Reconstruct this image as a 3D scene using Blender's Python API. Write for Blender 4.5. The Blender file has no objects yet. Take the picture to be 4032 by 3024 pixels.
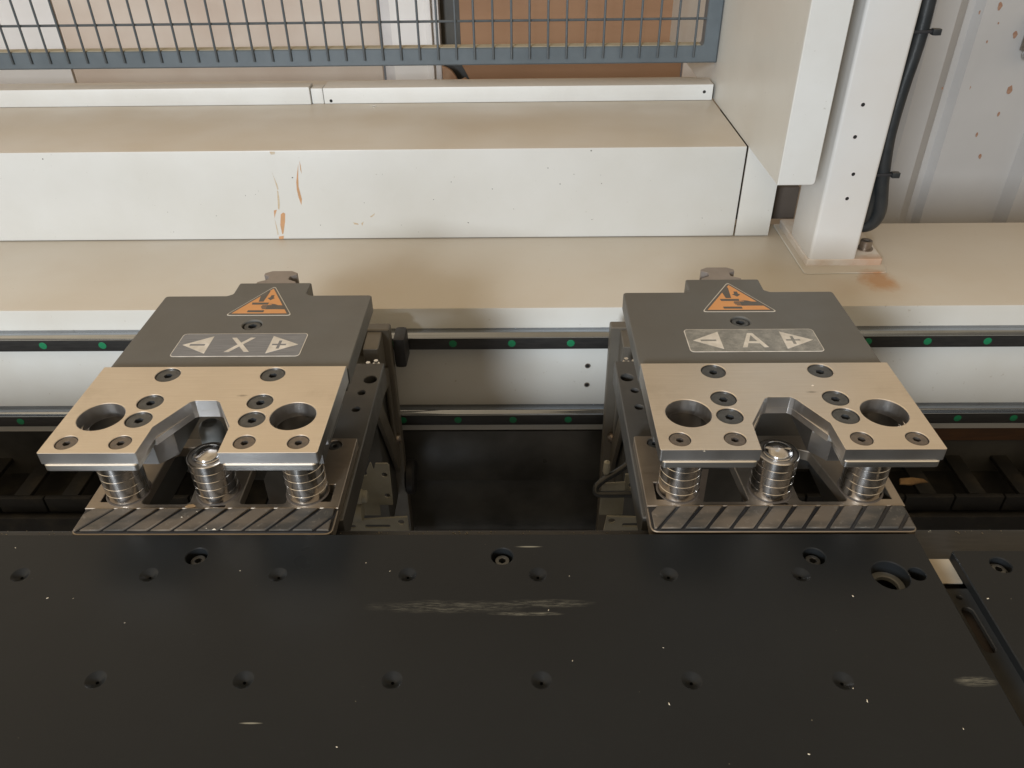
import bpy, bmesh, math, random
from mathutils import Matrix, Vector
from mathutils.geometry import delaunay_2d_cdt
random.seed(7)
S = bpy.context.scene
C = S.collection
mm = 0.001

# ------------------------------------------------------------------ camera
def setup_camera():
    cd = bpy.data.cameras.new('camera'); cam = bpy.data.objects.new('camera', cd); C.objects.link(cam)
    right = Vector((0.9998780, 0.0099154, -0.0120716)); down = Vector((-0.0042701, -0.5698416, -0.8217435)); fwd = Vector((-0.0150268, 0.8216947, -0.5697297))
    M = Matrix((right, -down, -fwd)).transposed().to_4x4()
    M.translation = Vector((0, 0, 0.2808))
    cam.matrix_world = M
    cd.sensor_width = 36; cd.lens = 3072.1 / 4032 * 36
    cd.clip_start = 0.01; cd.clip_end = 60
    S.camera = cam
setup_camera()

# ------------------------------------------------------------------ room light
def setup_world():
    w = bpy.data.worlds.new('World'); S.world = w; w.use_nodes = True
    nt = w.node_tree; nt.nodes.clear()
    out = nt.nodes.new('ShaderNodeOutputWorld'); bg = nt.nodes.new('ShaderNodeBackground')
    tc = nt.nodes.new('ShaderNodeTexCoord'); sx = nt.nodes.new('ShaderNodeSeparateXYZ'); cr = nt.nodes.new('ShaderNodeValToRGB')
    mr = nt.nodes.new('ShaderNodeMapRange'); mr.inputs['From Min'].default_value = -1; mr.inputs['From Max'].default_value = 1
    nt.links.new(tc.outputs['Generated'], sx.inputs[0]); nt.links.new(sx.outputs['Z'], mr.inputs['Value'])
    nt.links.new(mr.outputs[0], cr.inputs[0]); nz = nt.nodes.new('ShaderNodeTexNoise'); nz.inputs['Scale'].default_value = 2.2; nz.inputs['Detail'].default_value = 2
    nt.links.new(tc.outputs['Generated'], nz.inputs['Vector'])
    m2 = nt.nodes.new('ShaderNodeMapRange'); m2.inputs['From Min'].default_value = 0.3; m2.inputs['From Max'].default_value = 0.7
    m2.inputs['To Min'].default_value = 0.72; m2.inputs['To Max'].default_value = 1.18; nt.links.new(nz.outputs['Fac'], m2.inputs['Value'])
    vm = nt.nodes.new('ShaderNodeVectorMath'); vm.operation = 'SCALE'; nt.links.new(cr.outputs[0], vm.inputs[0]); 
    m3 = nt.nodes.new('ShaderNodeMapRange'); m3.inputs['From Min'].default_value = -1; m3.inputs['From Max'].default_value = 1
    m3.inputs['To Min'].default_value = 1.3; m3.inputs['To Max'].default_value = 0.62; nt.links.new(sx.outputs['X'], m3.inputs['Value'])
    mu = nt.nodes.new('ShaderNodeMath'); mu.operation = 'MULTIPLY'; nt.links.new(m2.outputs[0], mu.inputs[0]); nt.links.new(m3.outputs[0], mu.inputs[1])
    nt.links.new(mu.outputs[0], vm.inputs['Scale'])
    nt.links.new(vm.outputs[0], bg.inputs[0]); nt.links.new(bg.outputs[0], out.inputs[0])
    e = cr.color_ramp.elements
    e[0].position = 0.0; e[0].color = (0.03, 0.028, 0.025, 1)
    e[1].position = 1.0; e[1].color = (0.56, 0.42, 0.26, 1)
    m = e.new(0.5); m.color = (0.12, 0.12, 0.125, 1)
    m = e.new(0.64); m.color = (0.66, 0.54, 0.38, 1)
    m = e.new(0.80); m.color = (0.90, 0.70, 0.46, 1)
    bg.inputs[1].default_value = 1.0
setup_world()

def area(name, loc, target, size, size_y, power, col):
    ld = bpy.data.lights.new(name, 'AREA'); ld.shape = 'RECTANGLE'; ld.size = size; ld.size_y = size_y
    ld.energy = power; ld.color = col
    o = bpy.data.objects.new(name, ld); C.objects.link(o); o.location = loc
    o.rotation_euler = (Vector(target) - Vector(loc)).to_track_quat('-Z', 'Y').to_euler()
    return o
area('window_light', (-0.95, -1.95, 0.86), (0.05, 0.7, -0.05), 0.45, 0.5, 80, (0.86, 0.93, 1.0))

S.view_settings.view_transform = 'Standard'; S.view_settings.look = 'None'
S.view_settings.exposure = 0.0; S.view_settings.gamma = 1.0
S.render.engine = 'CYCLES'

# ------------------------------------------------------------------ materials
def nodes(name):
    m = bpy.data.materials.new(name); m.use_nodes = True
    nt = m.node_tree; return m, nt, nt.nodes['Principled BSDF']

def mix(nt, fac, a, b):
    n = nt.nodes.new('ShaderNodeMix'); n.data_type = 'RGBA'
    if isinstance(fac, (int, float)): n.inputs[0].default_value = fac
    else: nt.links.new(fac, n.inputs[0])
    for s, v in ((6, a), (7, b)):
        if isinstance(v, tuple): n.inputs[s].default_value = v if len(v) == 4 else v + (1,)
        else: nt.links.new(v, n.inputs[s])
    return n.outputs[2]

def noise(nt, scale, detail=3, vec=None, stretch=None, rough=0.55):
    n = nt.nodes.new('ShaderNodeTexNoise'); n.inputs['Scale'].default_value = scale
    n.inputs['Detail'].default_value = detail; n.inputs['Roughness'].default_value = rough
    tc = nt.nodes.new('ShaderNodeTexCoord'); src = tc.outputs['Object']
    if stretch:
        mp = nt.nodes.new('ShaderNodeMapping'); mp.inputs['Scale'].default_value = stretch
        nt.links.new(src, mp.inputs[0]); src = mp.outputs[0]
    nt.links.new(src, n.inputs['Vector'])
    return n.outputs['Fac']

def ramp(nt, src, lo, hi, a=0.0, b=1.0):
    n = nt.nodes.new('ShaderNodeMapRange'); n.clamp = True
    for k, v in (('From Min', lo), ('From Max', hi), ('To Min', a), ('To Max', b)): n.inputs[k].default_value = v
    nt.links.new(src, n.inputs['Value']); return n.outputs[0]

def math_(nt, op, a, b=None):
    n = nt.nodes.new('ShaderNodeMath'); n.operation = op; n.use_clamp = False
    for i, v in enumerate((a, b)):
        if v is None: continue
        if isinstance(v, (int, float)): n.inputs[i].default_value = v
        else: nt.links.new(v, n.inputs[i])
    return n.outputs[0]

def bump(nt, bs, src, strength, dist):
    n = nt.nodes.new('ShaderNodeBump'); n.inputs['Strength'].default_value = strength; n.inputs['Distance'].default_value = dist
    nt.links.new(src, n.inputs['Height'])
    prev = bs.inputs['Normal'].links
    if prev: nt.links.new(prev[0].from_socket, n.inputs['Normal'])
    nt.links.new(n.outputs[0], bs.inputs['Normal'])

def surf(name, col, rough=0.5, metal=0.0, col2=None, nscale=20, bumps=(), stretch=None, rvar=0.06, spec=0.5, lo=0.35, hi=0.7):
    m, nt, bs = nodes(name)
    if col2:
        nt.links.new(mix(nt, ramp(nt, noise(nt, nscale, 5, stretch=stretch), lo, hi), col, col2), bs.inputs['Base Color'])
    else: bs.inputs['Base Color'].default_value = col + (1,)
    nt.links.new(ramp(nt, noise(nt, nscale * 1.7, 4, stretch=stretch), 0.3, 0.7, max(rough - rvar, 0.03), rough + rvar), bs.inputs['Roughness'])
    bs.inputs['Metallic'].default_value = metal; bs.inputs['Specular IOR Level'].default_value = spec
    for sc, st, di in bumps: bump(nt, bs, noise(nt, sc, 2, stretch=stretch), st, di)
    return m

def scuffs(name, amt, col):
    m = M[name]; nt = m.node_tree; bs = nt.nodes['Principled BSDF']; inp = bs.inputs['Base Color']
    a = ramp(nt, noise(nt, 34, 9, rough=0.82), 0.60, 0.74); b = ramp(nt, noise(nt, 3.1, 3), 0.45, 0.7)
    c = mix(nt, math_(nt, 'MULTIPLY', math_(nt, 'MULTIPLY', a, b), amt), inp.links[0].from_socket, col)
    d = ramp(nt, noise(nt, 240, 2), 0.735, 0.76)
    c = mix(nt, math_(nt, 'MULTIPLY', d, amt * 0.8), c, (0.25, 0.22, 0.18))
    nt.links.new(c, inp)

def warm_tops(name, amt, warm_dust_tan=(0.47, 0.375, 0.26)):
    """tan tint on the faces that look up, painting warm overhead light into the colour"""
    m = M[name]; nt = m.node_tree; bs = nt.nodes['Principled BSDF']; inp = bs.inputs['Base Color']
    g = nt.nodes.new('ShaderNodeNewGeometry'); sp = nt.nodes.new('ShaderNodeSeparateXYZ'); nt.links.new(g.outputs['True Normal'], sp.inputs[0])
    up = ramp(nt, sp.outputs['Z'], 0.75, 0.95); n = ramp(nt, noise(nt, 5, 5), 0.3, 0.72, 0.55, 1.0)
    f = math_(nt, 'MULTIPLY', math_(nt, 'MULTIPLY', up, n), amt)
    src = inp.links[0].from_socket
    nt.links.new(mix(nt, f, src, warm_dust_tan), inp)

def spot_mask(nt, cx, cy, rx, ry, axes='XY', wob=0.5, wscale=120, soft=0.35):
    """soft elliptical blot in object space with a noisy outline"""
    tc = nt.nodes.new('ShaderNodeTexCoord'); sp = nt.nodes.new('ShaderNodeSeparateXYZ'); nt.links.new(tc.outputs['Object'], sp.inputs[0])
    dx = math_(nt, 'DIVIDE', math_(nt, 'SUBTRACT', sp.outputs[axes[0]], cx), rx)
    dy = math_(nt, 'DIVIDE', math_(nt, 'SUBTRACT', sp.outputs[axes[1]], cy), ry)
    d = math_(nt, 'SQRT', math_(nt, 'ADD', math_(nt, 'MULTIPLY', dx, dx), math_(nt, 'MULTIPLY', dy, dy)))
    n = noise(nt, wscale, 4)
    d = math_(nt, 'ADD', d, math_(nt, 'MULTIPLY', math_(nt, 'SUBTRACT', n, 0.5), wob * 2))
    return ramp(nt, d, 1.0, 1.0 - soft, 0, 1)

WHITE = (0.60, 0.605, 0.59)
M = {}
M['cover_paint'] = surf('cover_paint', WHITE, 0.40, 0, (0.53, 0.525, 0.49), 5, ((900, 0.35, 0.00016), (220, 0.2, 0.0004), (9, 0.25, 0.004)), rvar=0.1)
M['lip_paint'] = surf('lip_paint', (0.63, 0.64, 0.63), 0.42, 0, (0.58, 0.58, 0.56), 14, ((900, 0.25, 0.00012),))
M['panel_paint'] = surf('panel_paint', (0.60, 0.60, 0.57), 0.4, 0, (0.56, 0.555, 0.52), 8, ((800, 0.3, 0.00016), (7, 0.2, 0.004)), rvar=0.1)

def beam_mat():
    m, nt, bs = nodes('beam_paint')
    base = mix(nt, ramp(nt, noise(nt, 7, 6), 0.35, 0.7), (0.60, 0.60, 0.57), (0.54, 0.52, 0.47))
    base = mix(nt, math_(nt, 'MULTIPLY', spot_mask(nt, 0.372, 0.738, 0.023, 0.026, wob=0.6, wscale=55, soft=0.6), 1.0), base, (0.42, 0.17, 0.045))
    base = mix(nt, math_(nt, 'MULTIPLY', spot_mask(nt, 0.36, 0.72, 0.075, 0.03, wob=0.6, wscale=30, soft=0.9), 0.3), base, (0.45, 0.27, 0.12))
    sp = ramp(nt, noise(nt, 160, 2), 0.73, 0.76); base = mix(nt, math_(nt, 'MULTIPLY', sp, 0.35), base, (0.30, 0.24, 0.17))
    nt.links.new(base, bs.inputs['Base Color']); bs.inputs['Roughness'].default_value = 0.43
    bump(nt, bs, noise(nt, 700, 2), 0.2, 0.00015); bump(nt, bs, noise(nt, 60, 3), 0.15, 0.0006)
    return m
M['beam_paint'] = beam_mat()
for _n in ('cover_paint', 'lip_paint', 'panel_paint', 'beam_paint'): scuffs(_n, 0.4, (0.40, 0.37, 0.31))
for _n, _a in (('cover_paint', 0.62), ('lip_paint', 0.5), ('beam_paint', 0.5)): warm_tops(_n, _a)  # tops tinted tan as if lit warm from above
M['column_paint'] = surf('column_paint', (0.62, 0.62, 0.61), 0.38, 0, (0.60, 0.585, 0.56), 12, ((500, 0.15, 0.00012), (60, 0.2, 0.0006)))
def foot_mat():
    m, nt, bs = nodes('foot_paint')
    base = mix(nt, ramp(nt, noise(nt, 45, 5), 0.45, 0.7), (0.62, 0.58, 0.53), (0.52, 0.42, 0.33))
    base = mix(nt, math_(nt, 'MULTIPLY', spot_mask(nt, 0.375, 0.772, 0.035, 0.012, wob=0.8, wscale=90, soft=0.9), 0.6), base, (0.42, 0.20, 0.08))
    nt.links.new(base, bs.inputs['Base Color']); bs.inputs['Roughness'].default_value = 0.45
    return m
M['foot_paint'] = foot_mat()

def steel(name, col, rough, stretch=(8, 500, 8), bumpd=0.00002, col2=None, aniso=0.0, st=0.35, turned=False):
    m, nt, bs = nodes(name)
    c2 = col2 or tuple(c * 0.86 for c in col)
    br = noise(nt, 3, 3, stretch=stretch)
    nt.links.new(mix(nt, ramp(nt, noise(nt, 28, 5), 0.3, 0.75), col, c2), bs.inputs['Base Color'])
    nt.links.new(ramp(nt, br, 0.25, 0.75, rough - 0.06, rough + 0.08), bs.inputs['Roughness'])
    bs.inputs['Metallic'].default_value = 1.0; bs.inputs['Anisotropic'].default_value = aniso
    if turned:
        tg = nt.nodes.new('ShaderNodeTangent'); tg.direction_type = 'RADIAL'; tg.axis = 'Z'
        nt.links.new(tg.outputs[0], bs.inputs['Tangent']); bs.inputs['Anisotropic Rotation'].default_value = 0.25
    bump(nt, bs, br, st, bumpd)
    return m
M['ground_steel'] = steel('ground_steel', (0.77, 0.71, 0.635), 0.38, (10, 420, 10), col2=(0.70, 0.64, 0.565))
def machining(name):
    m = M[name]; nt = m.node_tree; bs = nt.nodes['Principled BSDF']; inp = bs.inputs['Base Color']
    ln = ramp(nt, noise(nt, 3, 6, stretch=(7, 330, 1), rough=0.8), 0.36, 0.62)
    c = mix(nt, math_(nt, 'MULTIPLY', ln, 0.30), inp.links[0].from_socket, (0.56, 0.49, 0.41))
    sm = ramp(nt, noise(nt, 14, 7, rough=0.7), 0.56, 0.72)
    c = mix(nt, math_(nt, 'MULTIPLY', sm, 0.28), c, (0.42, 0.36, 0.29))
    c = mix(nt, math_(nt, 'MULTIPLY', spot_mask(nt, 0.0215, 0.0555, 0.0045, 0.0012, wob=0.5, wscale=300, soft=0.8), 0.6), c, (0.2, 0.16, 0.13))
    nt.links.new(c, inp)
machining('ground_steel')
M['edge_steel'] = steel('edge_steel', (0.74, 0.72, 0.70), 0.34, (6, 300, 6))
M['pad_steel'] = steel('pad_steel', (0.86, 0.85, 0.82), 0.30, (4, 4, 300))
M['ring_steel'] = steel('ring_steel', (0.70, 0.68, 0.66), 0.20, (3, 3, 60), bumpd=0.0000002, st=0.01, aniso=0.7, turned=True)
M['polished_steel'] = steel('polished_steel', (0.62, 0.62, 0.63), 0.16, (30, 30, 30))
M['jaw_steel'] = steel('jaw_steel', (0.40, 0.35, 0.29), 0.48, (10, 300, 10), col2=(0.30, 0.26, 0.22))
M['block_steel'] = steel('block_steel', (0.36, 0.35, 0.34), 0.38, (10, 10, 200), bumpd=0.000008)
M['rail_steel'] = steel('rail_steel', (0.36, 0.40, 0.46), 0.16, (2, 300, 300), bumpd=0.000005)
M['screw_black'] = surf('screw_black', (0.085, 0.09, 0.095), 0.38, 0.75, (0.12, 0.125, 0.13), 300)
M['screw_worn'] = surf('screw_worn', (0.20, 0.17, 0.15), 0.40, 0.75, (0.13, 0.12, 0.11), 300)
M['bolt_steel'] = surf('bolt_steel', (0.34, 0.30, 0.26), 0.35, 0.85, (0.24, 0.19, 0.15), 200)
M['socket_dark'] = surf('socket_dark', (0.012, 0.012, 0.014), 0.5, 0.3)
M['anodized'] = surf('anodized_grey', (0.128, 0.129, 0.124), 0.47, 0.3, (0.118, 0.115, 0.106), 18, ((1200, 0.25, 0.00006),))
M['arm_grey'] = surf('arm_grey', (0.095, 0.094, 0.09), 0.42, 0.35, (0.07, 0.069, 0.066), 25, ((700, 0.2, 0.0001),))
M['arm_bush'] = surf('bushing_grey', (0.16, 0.165, 0.16), 0.5, 0.1, (0.13, 0.135, 0.13), 40)
M['carriage_grey'] = surf('carriage_grey', (0.15, 0.135, 0.11), 0.42, 0.3, (0.11, 0.10, 0.085), 22)
M['rail_end'] = surf('rail_end_face', (0.30, 0.265, 0.24), 0.45, 0.4, (0.25, 0.22, 0.20), 60)
M['rail_black'] = surf('rail_black', (0.022, 0.022, 0.022), 0.38, 0.3, (0.035, 0.034, 0.033), 60, stretch=(1, 8, 8))
M['cap_green'] = surf('cap_green', (0.005, 0.19, 0.075), 0.5, 0, (0.005, 0.13, 0.055), 80)
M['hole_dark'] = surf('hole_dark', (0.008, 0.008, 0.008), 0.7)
M['rubber_black'] = surf('rubber_black', (0.014, 0.014, 0.016), 0.5, 0, (0.022, 0.022, 0.024), 60)
M['cable_black'] = surf('cable_black', (0.018, 0.021, 0.023), 0.36, 0, (0.03, 0.032, 0.033), 60)
M['bracket_cream'] = surf('bracket_cream', (0.34, 0.33, 0.27), 0.55, 0, (0.26, 0.25, 0.20), 40)
M['dark_sheet'] = surf('dark_sheet', (0.095, 0.095, 0.09), 0.33, 0.1, (0.028, 0.027, 0.025), 12, ((500, 0.15, 0.0001),))
M['shadow_brown'] = surf('shade_and_rail_brown', (0.085, 0.068, 0.055), 0.65, 0, (0.065, 0.052, 0.042), 20)  # brown that paints shade in the panel gap; also colours the slot rail base
M['rusty_brown'] = surf('rusty_brown', (0.10, 0.048, 0.022), 0.65, 0, (0.06, 0.032, 0.018), 30, stretch=(1, 5, 5))
M['fence_grey'] = surf('fence_grey', (0.105, 0.128, 0.145), 0.40, 0, (0.085, 0.105, 0.12), 30, ((600, 0.2, 0.0002),))
M['fence_wire'] = surf('fence_wire', (0.085, 0.098, 0.108), 0.42, 0, (0.06, 0.07, 0.078), 60)
M['fence_ledge'] = surf('warm_dust_tan', (0.40, 0.36, 0.27), 0.8, 0, (0.32, 0.28, 0.2), 60)
M['board_brown'] = surf('board_brown', (0.36, 0.20, 0.105), 0.6, 0, (0.29, 0.155, 0.08), 4, ((60, 0.2, 0.001),), stretch=(0.6, 1, 3))
M['board_edge'] = surf('board_edge', (0.34, 0.20, 0.12), 0.8, 0, (0.45, 0.30, 0.2), 80)
M['sheet_pink'] = surf('sheet_plaster', (0.74, 0.67, 0.60), 0.6, 0, (0.58, 0.47, 0.39), 3.6, ((30, 0.2, 0.002),), lo=0.3, hi=0.65)
M['sheet_white'] = surf('sheet_white', (0.84, 0.83, 0.82), 0.55, 0, (0.76, 0.73, 0.71), 3)
M['trim_white'] = surf('trim_white', (0.70, 0.68, 0.67), 0.5, 0, (0.58, 0.55, 0.54), 14)
M['gap_slate'] = surf('slate_grey', (0.055, 0.058, 0.06), 0.6, 0, (0.09, 0.08, 0.06), 12)
M['wall_sheet'] = surf('wall_sheet', (0.55, 0.54, 0.53), 0.34, 0.0, (0.45, 0.44, 0.43), 2.6, ((14, 0.1, 0.002),))
M['rust_spot'] = surf('rust_spot', (0.30, 0.15, 0.09), 0.7, 0, (0.42, 0.27, 0.19), 120)
M['primer_orange'] = surf('primer_orange', (0.50, 0.27, 0.13), 0.6, 0, (0.42, 0.25, 0.13), 150)
M['paint_crack'] = surf('paint_crack', (0.50, 0.45, 0.36), 0.6, 0, (0.45, 0.33, 0.2), 200)
M['speck'] = surf('speck_dark', (0.12, 0.12, 0.11), 0.6)
M['wood'] = surf('wood_chip', (0.36, 0.23, 0.11), 0.7, 0, (0.16, 0.10, 0.05), 90)
M['flake'] = surf('flake', (0.55, 0.49, 0.38), 0.6)
M['concrete'] = surf('concrete_floor', (0.14, 0.13, 0.12), 0.8, 0, (0.10, 0.092, 0.08), 5)
M['chain_black'] = surf('chain_black', (0.007, 0.007, 0.007), 0.7, 0, (0.040, 0.034, 0.024), 30, lo=0.5, hi=0.8)
M['paper'] = surf('packing_tape', (0.52, 0.46, 0.36), 0.5, 0, (0.47, 0.41, 0.32), 60)
M['orange'] = surf('sign_orange', (0.62, 0.30, 0.115), 0.5, 0, (0.57, 0.27, 0.10), 70, rvar=0.02)
M['sign_dark'] = surf('sign_dark', (0.085, 0.078, 0.07), 0.42, 0, (0.10, 0.09, 0.08), 70)
M['sign_rim'] = surf('sign_rim', (0.55, 0.53, 0.48), 0.4, 0)
M['label_bright'] = surf('label_bright', (0.72, 0.69, 0.64), 0.45, 0.1, (0.52, 0.49, 0.44), 120)

def label_mat(name, a, b, scr, blue):
    m, nt, bs = nodes(name)
    n = ramp(nt, noise(nt, 4, 6, stretch=(12, 260, 1) if not scr else (60, 260, 1), rough=0.7), 0.4, 0.68)
    base = mix(nt, n, a, b)
    if scr:
        n2 = ramp(nt, noise(nt, 130, 8, rough=0.75), 0.42, 0.66); base = mix(nt, n2, base, (0.33, 0.325, 0.30))
    nt.links.new(base, bs.inputs['Base Color']); bs.inputs['Metallic'].default_value = 0.15; bs.inputs['Roughness'].default_value = 0.36
    return m
M['label_x'] = label_mat('label_face_brushed', (0.15, 0.158, 0.175), (0.235, 0.245, 0.265), False, 0)
M['label_a'] = label_mat('label_face_scratched', (0.17, 0.17, 0.16), (0.23, 0.23, 0.215), True, 0)

def rib_mat():
    m, nt, bs = nodes('ribbed_rubber')
    base = mix(nt, ramp(nt, noise(nt, 22, 5, stretch=(1, 3.5, 1)), 0.38, 0.62), (0.058, 0.055, 0.050), (0.145, 0.120, 0.094))
    base = mix(nt, math_(nt, 'MULTIPLY', ramp(nt, noise(nt, 260, 3), 0.6, 0.8), 0.5), base, (0.28, 0.25, 0.21))
    nt.links.new(base, bs.inputs['Base Color']); bs.inputs['Roughness'].default_value = 0.5; bs.inputs['Specular IOR Level'].default_value = 0.25
    bump(nt, bs, noise(nt, 900, 3), 0.35, 0.0001)
    return m
M['rib'] = rib_mat()

def table_mat():
    m, nt, bs = nodes('table_black')
    base = mix(nt, ramp(nt, noise(nt, 6, 5), 0.3, 0.7), (0.0150, 0.0168, 0.0182), (0.0112, 0.0125, 0.0137))
    # dry scrape marks left by panels dragged across
    def streaks(cx, cy, rx, ry, amt, thr):
        nonlocal base
        env = spot_mask(nt, cx, cy, rx, ry, wob=0.35, wscale=70, soft=0.6)
        st = ramp(nt, noise(nt, 10, 8, stretch=(14, 190, 1), rough=0.75), thr, thr + 0.2)
        base = mix(nt, math_(nt, 'MULTIPLY', math_(nt, 'MULTIPLY', env, st), amt), base, (0.26, 0.25, 0.20))
    streaks(-0.043, 0.2792, 0.045, 0.0048, 0.42, 0.45)
    streaks(0.012, 0.2815, 0.030, 0.0030, 0.5, 0.46)
    streaks(0.000, 0.2745, 0.022, 0.0014, 0.7, 0.42)
    streaks(0.003, 0.3232, 0.009, 0.0007, 0.9, 0.2)
    streaks(-0.130, 0.2107, 0.006, 0.0006, 0.9, 0.2)
    streaks(0.222, 0.2335, 0.011, 0.0030, 0.55, 0.40)
    streaks(0.0, 0.28, 0.4, 0.2, 0.14, 0.62)
    fl = ramp(nt, noise(nt, 420, 1), 0.82, 0.85); base = mix(nt, math_(nt, 'MULTIPLY', fl, 0.5), base, (0.3, 0.27, 0.2))
    nt.links.new(base, bs.inputs['Base Color'])
    nt.links.new(ramp(nt, noise(nt, 9, 4), 0.3, 0.7, 0.27, 0.38), bs.inputs['Roughness'])
    bs.inputs['Specular IOR Level'].default_value = 0.19
    bump(nt, bs, noise(nt, 1100, 2), 0.30, 0.00006); bump(nt, bs, noise(nt, 420, 3), 0.2, 0.00008)
    return m
M['table'] = table_mat()

# ------------------------------------------------------------------ mesh helpers (mm in, metres out)
class MB:
    def __init__(s): s.v = []; s.f = []; s.T = Matrix.Identity(4)
    def add(s, vs, fs):
        b = len(s.v)
        s.v += [tuple((s.T @ Vector(p)) * mm) for p in vs]; s.f += [tuple(b + i for i in f) for f in fs]
    def box(s, x0, x1, y0, y1, z0, z1, b=0.0):
        if b <= 0:
            s.add([(x0,y0,z0),(x1,y0,z0),(x1,y1,z0),(x0,y1,z0),(x0,y0,z1),(x1,y0,z1),(x1,y1,z1),(x0,y1,z1)],
                  [(0,3,2,1),(4,5,6,7),(0,1,5,4),(1,2,6,5),(2,3,7,6),(3,0,4,7)]); return s
        bm = bmesh.new(); vs = [bm.verts.new(p) for p in [(x0,y0,z0),(x1,y0,z0),(x1,y1,z0),(x0,y1,z0),(x0,y0,z1),(x1,y0,z1),(x1,y1,z1),(x0,y1,z1)]]
        for f in [(0,3,2,1),(4,5,6,7),(0,1,5,4),(1,2,6,5),(2,3,7,6),(3,0,4,7)]: bm.faces.new([vs[i] for i in f])
        bmesh.ops.bevel(bm, geom=bm.edges[:], offset=b, segments=2, profile=0.6, affect='EDGES')
        bm.verts.index_update()
        s.add([v.co[:] for v in bm.verts], [[v.index for v in f.verts] for f in bm.faces]); bm.free(); return s
    def plate(s, outer, z0, z1, holes=(), b=0.3, bot=True):
        """extruded outline with holes and chamfered rims; holes: list of (points, chamfer)"""
        def area2(p): return sum(p[i][0]*p[(i+1)%len(p)][1]-p[(i+1)%len(p)][0]*p[i][1] for i in range(len(p)))
        outer = list(outer) if area2(outer) > 0 else list(outer)[::-1]
        loops = [(outer, b, b)]
        for h in holes:
            p = h[0]; bt = h[1]; bb = h[2] if len(h) > 2 else min(bt, b)
            loops.append((list(p) if area2(p) < 0 else list(p)[::-1], bt, bb))
        def inset(p, d):
            n = len(p); out = []
            for i in range(n):
                a = Vector(p[i-1][:2]); c = Vector(p[i][:2]); e = Vector(p[(i+1) % n][:2])
                d1 = (c - a).normalized(); d2 = (e - c).normalized()
                n1 = Vector((-d1.y, d1.x)); n2 = Vector((-d2.y, d2.x)); k = n1 + n2
                k = k / max(k.dot(n1), 0.3) if k.length > 1e-6 else n1
                out.append((c.x + k.x * d, c.y + k.y * d))
            return out
        caps = []
        for lp, bt, bb in loops:
            n = len(lp); rings = []
            if bb > 0: rings.append((inset(lp, bb), z0)); rings.append((lp, z0 + bb))
            else: rings.append((lp, z0))
            if bt > 0:
                if bt > 2:                                  # wide dimple: shallow cone with a softly rounded rim
                    rings.append((lp, z1 - bt*0.62)); rings.append((inset(lp, bt*0.5), z1 - bt*0.36)); rings.append((inset(lp, bt*0.85), z1 - bt*0.07))
                else: rings.append((lp, z1 - bt))
                rings.append((inset(lp, bt), z1))
            else: rings.append((lp, z1))
            vs = []; fs = []
            for r, z in rings: vs += [(x, y, z) for x, y in r]
            for k in range(len(rings) - 1):
                for i in range(n):
                    j = (i + 1) % n; fs.append((k*n+i, k*n+j, (k+1)*n+j, (k+1)*n+i))
            s.add(vs, fs); caps.append((rings[0][0], rings[-1][0]))
        for which, z in ((1, z1), (0, z0)):
            if which == 0 and not bot: continue
            pts = []; edges = []; polys = []
            for c in caps:
                lp = c[which]; o = len(pts); pts += [Vector(p) for p in lp]; polys.append(lp)
                edges += [(o+i, o+(i+1) % len(lp)) for i in range(len(lp))]
            r = delaunay_2d_cdt(pts, edges, [], 0, 1e-6)
            V = r[0]; F = []
            def inside(x, y, p):
                c = False; j = len(p) - 1
                for i in range(len(p)):
                    if (p[i][1] > y) != (p[j][1] > y) and x < (p[j][0]-p[i][0])*(y-p[i][1])/(p[j][1]-p[i][1])+p[i][0]: c = not c
                    j = i
                return c
            for f in r[2]:
                cx = sum(V[i].x for i in f)/len(f); cy = sum(V[i].y for i in f)/len(f)
                if sum(inside(cx, cy, p) for p in polys) % 2:
                    a = sum(V[f[i]].x*V[f[(i+1)%len(f)]].y-V[f[(i+1)%len(f)]].x*V[f[i]].y for i in range(len(f)))
                    g = list(f) if (a > 0) == (which == 1) else list(f)[::-1]; F.append(g)
            s.add([(p.x, p.y, z) for p in V], F)
        return s
    def lathe(s, prof, cx, cy, cz=0, n=48, axis='Z'):
        vs = []; fs = []; m = len(prof)
        for r, z in prof:
            for i in range(n):
                a = 2*math.pi*i/n; p = (r*math.cos(a), r*math.sin(a), z)
                if axis == 'Y': p = (p[0], -p[2], p[1])
                if axis == 'X': p = (p[2], p[0], p[1])
                vs.append((cx+p[0], cy+p[1], cz+p[2]))
        for k in range(m-1):
            for i in range(n):
                j = (i+1) % n; fs.append((k*n+i, k*n+j, (k+1)*n+j, (k+1)*n+i))
        if prof[0][0] > 1e-6: fs.append(tuple(range(n))[::-1])
        if prof[-1][0] > 1e-6: fs.append(tuple((m-1)*n+i for i in range(n)))
        s.add(vs, fs); return s
    def tube(s, pts, r, n=12, closed=False):
        P = [Vector(p) for p in pts]; vs = []; fs = []; up = Vector((0.13, 0.21, 0.97))
        for i, p in enumerate(P):
            t = (P[min(i+1, len(P)-1)] - P[max(i-1, 0)]).normalized()
            u = t.cross(up); u = u.normalized() if u.length > 1e-4 else t.cross(Vector((1, 0, 0))).normalized()
            w = t.cross(u); rr = r if not isinstance(r, (list, tuple)) else r[i]
            for k in range(n):
                a = 2*math.pi*k/n; q = p + u*math.cos(a)*rr + w*math.sin(a)*rr; vs.append(q[:])
        for i in range(len(P)-1):
            for k in range(n):
                j = (k+1) % n; fs.append((i*n+k, i*n+j, (i+1)*n+j, (i+1)*n+k))
        fs.append(tuple(range(n))[::-1]); fs.append(tuple((len(P)-1)*n+k for k in range(n)))
        s.add(vs, fs); return s
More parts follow.
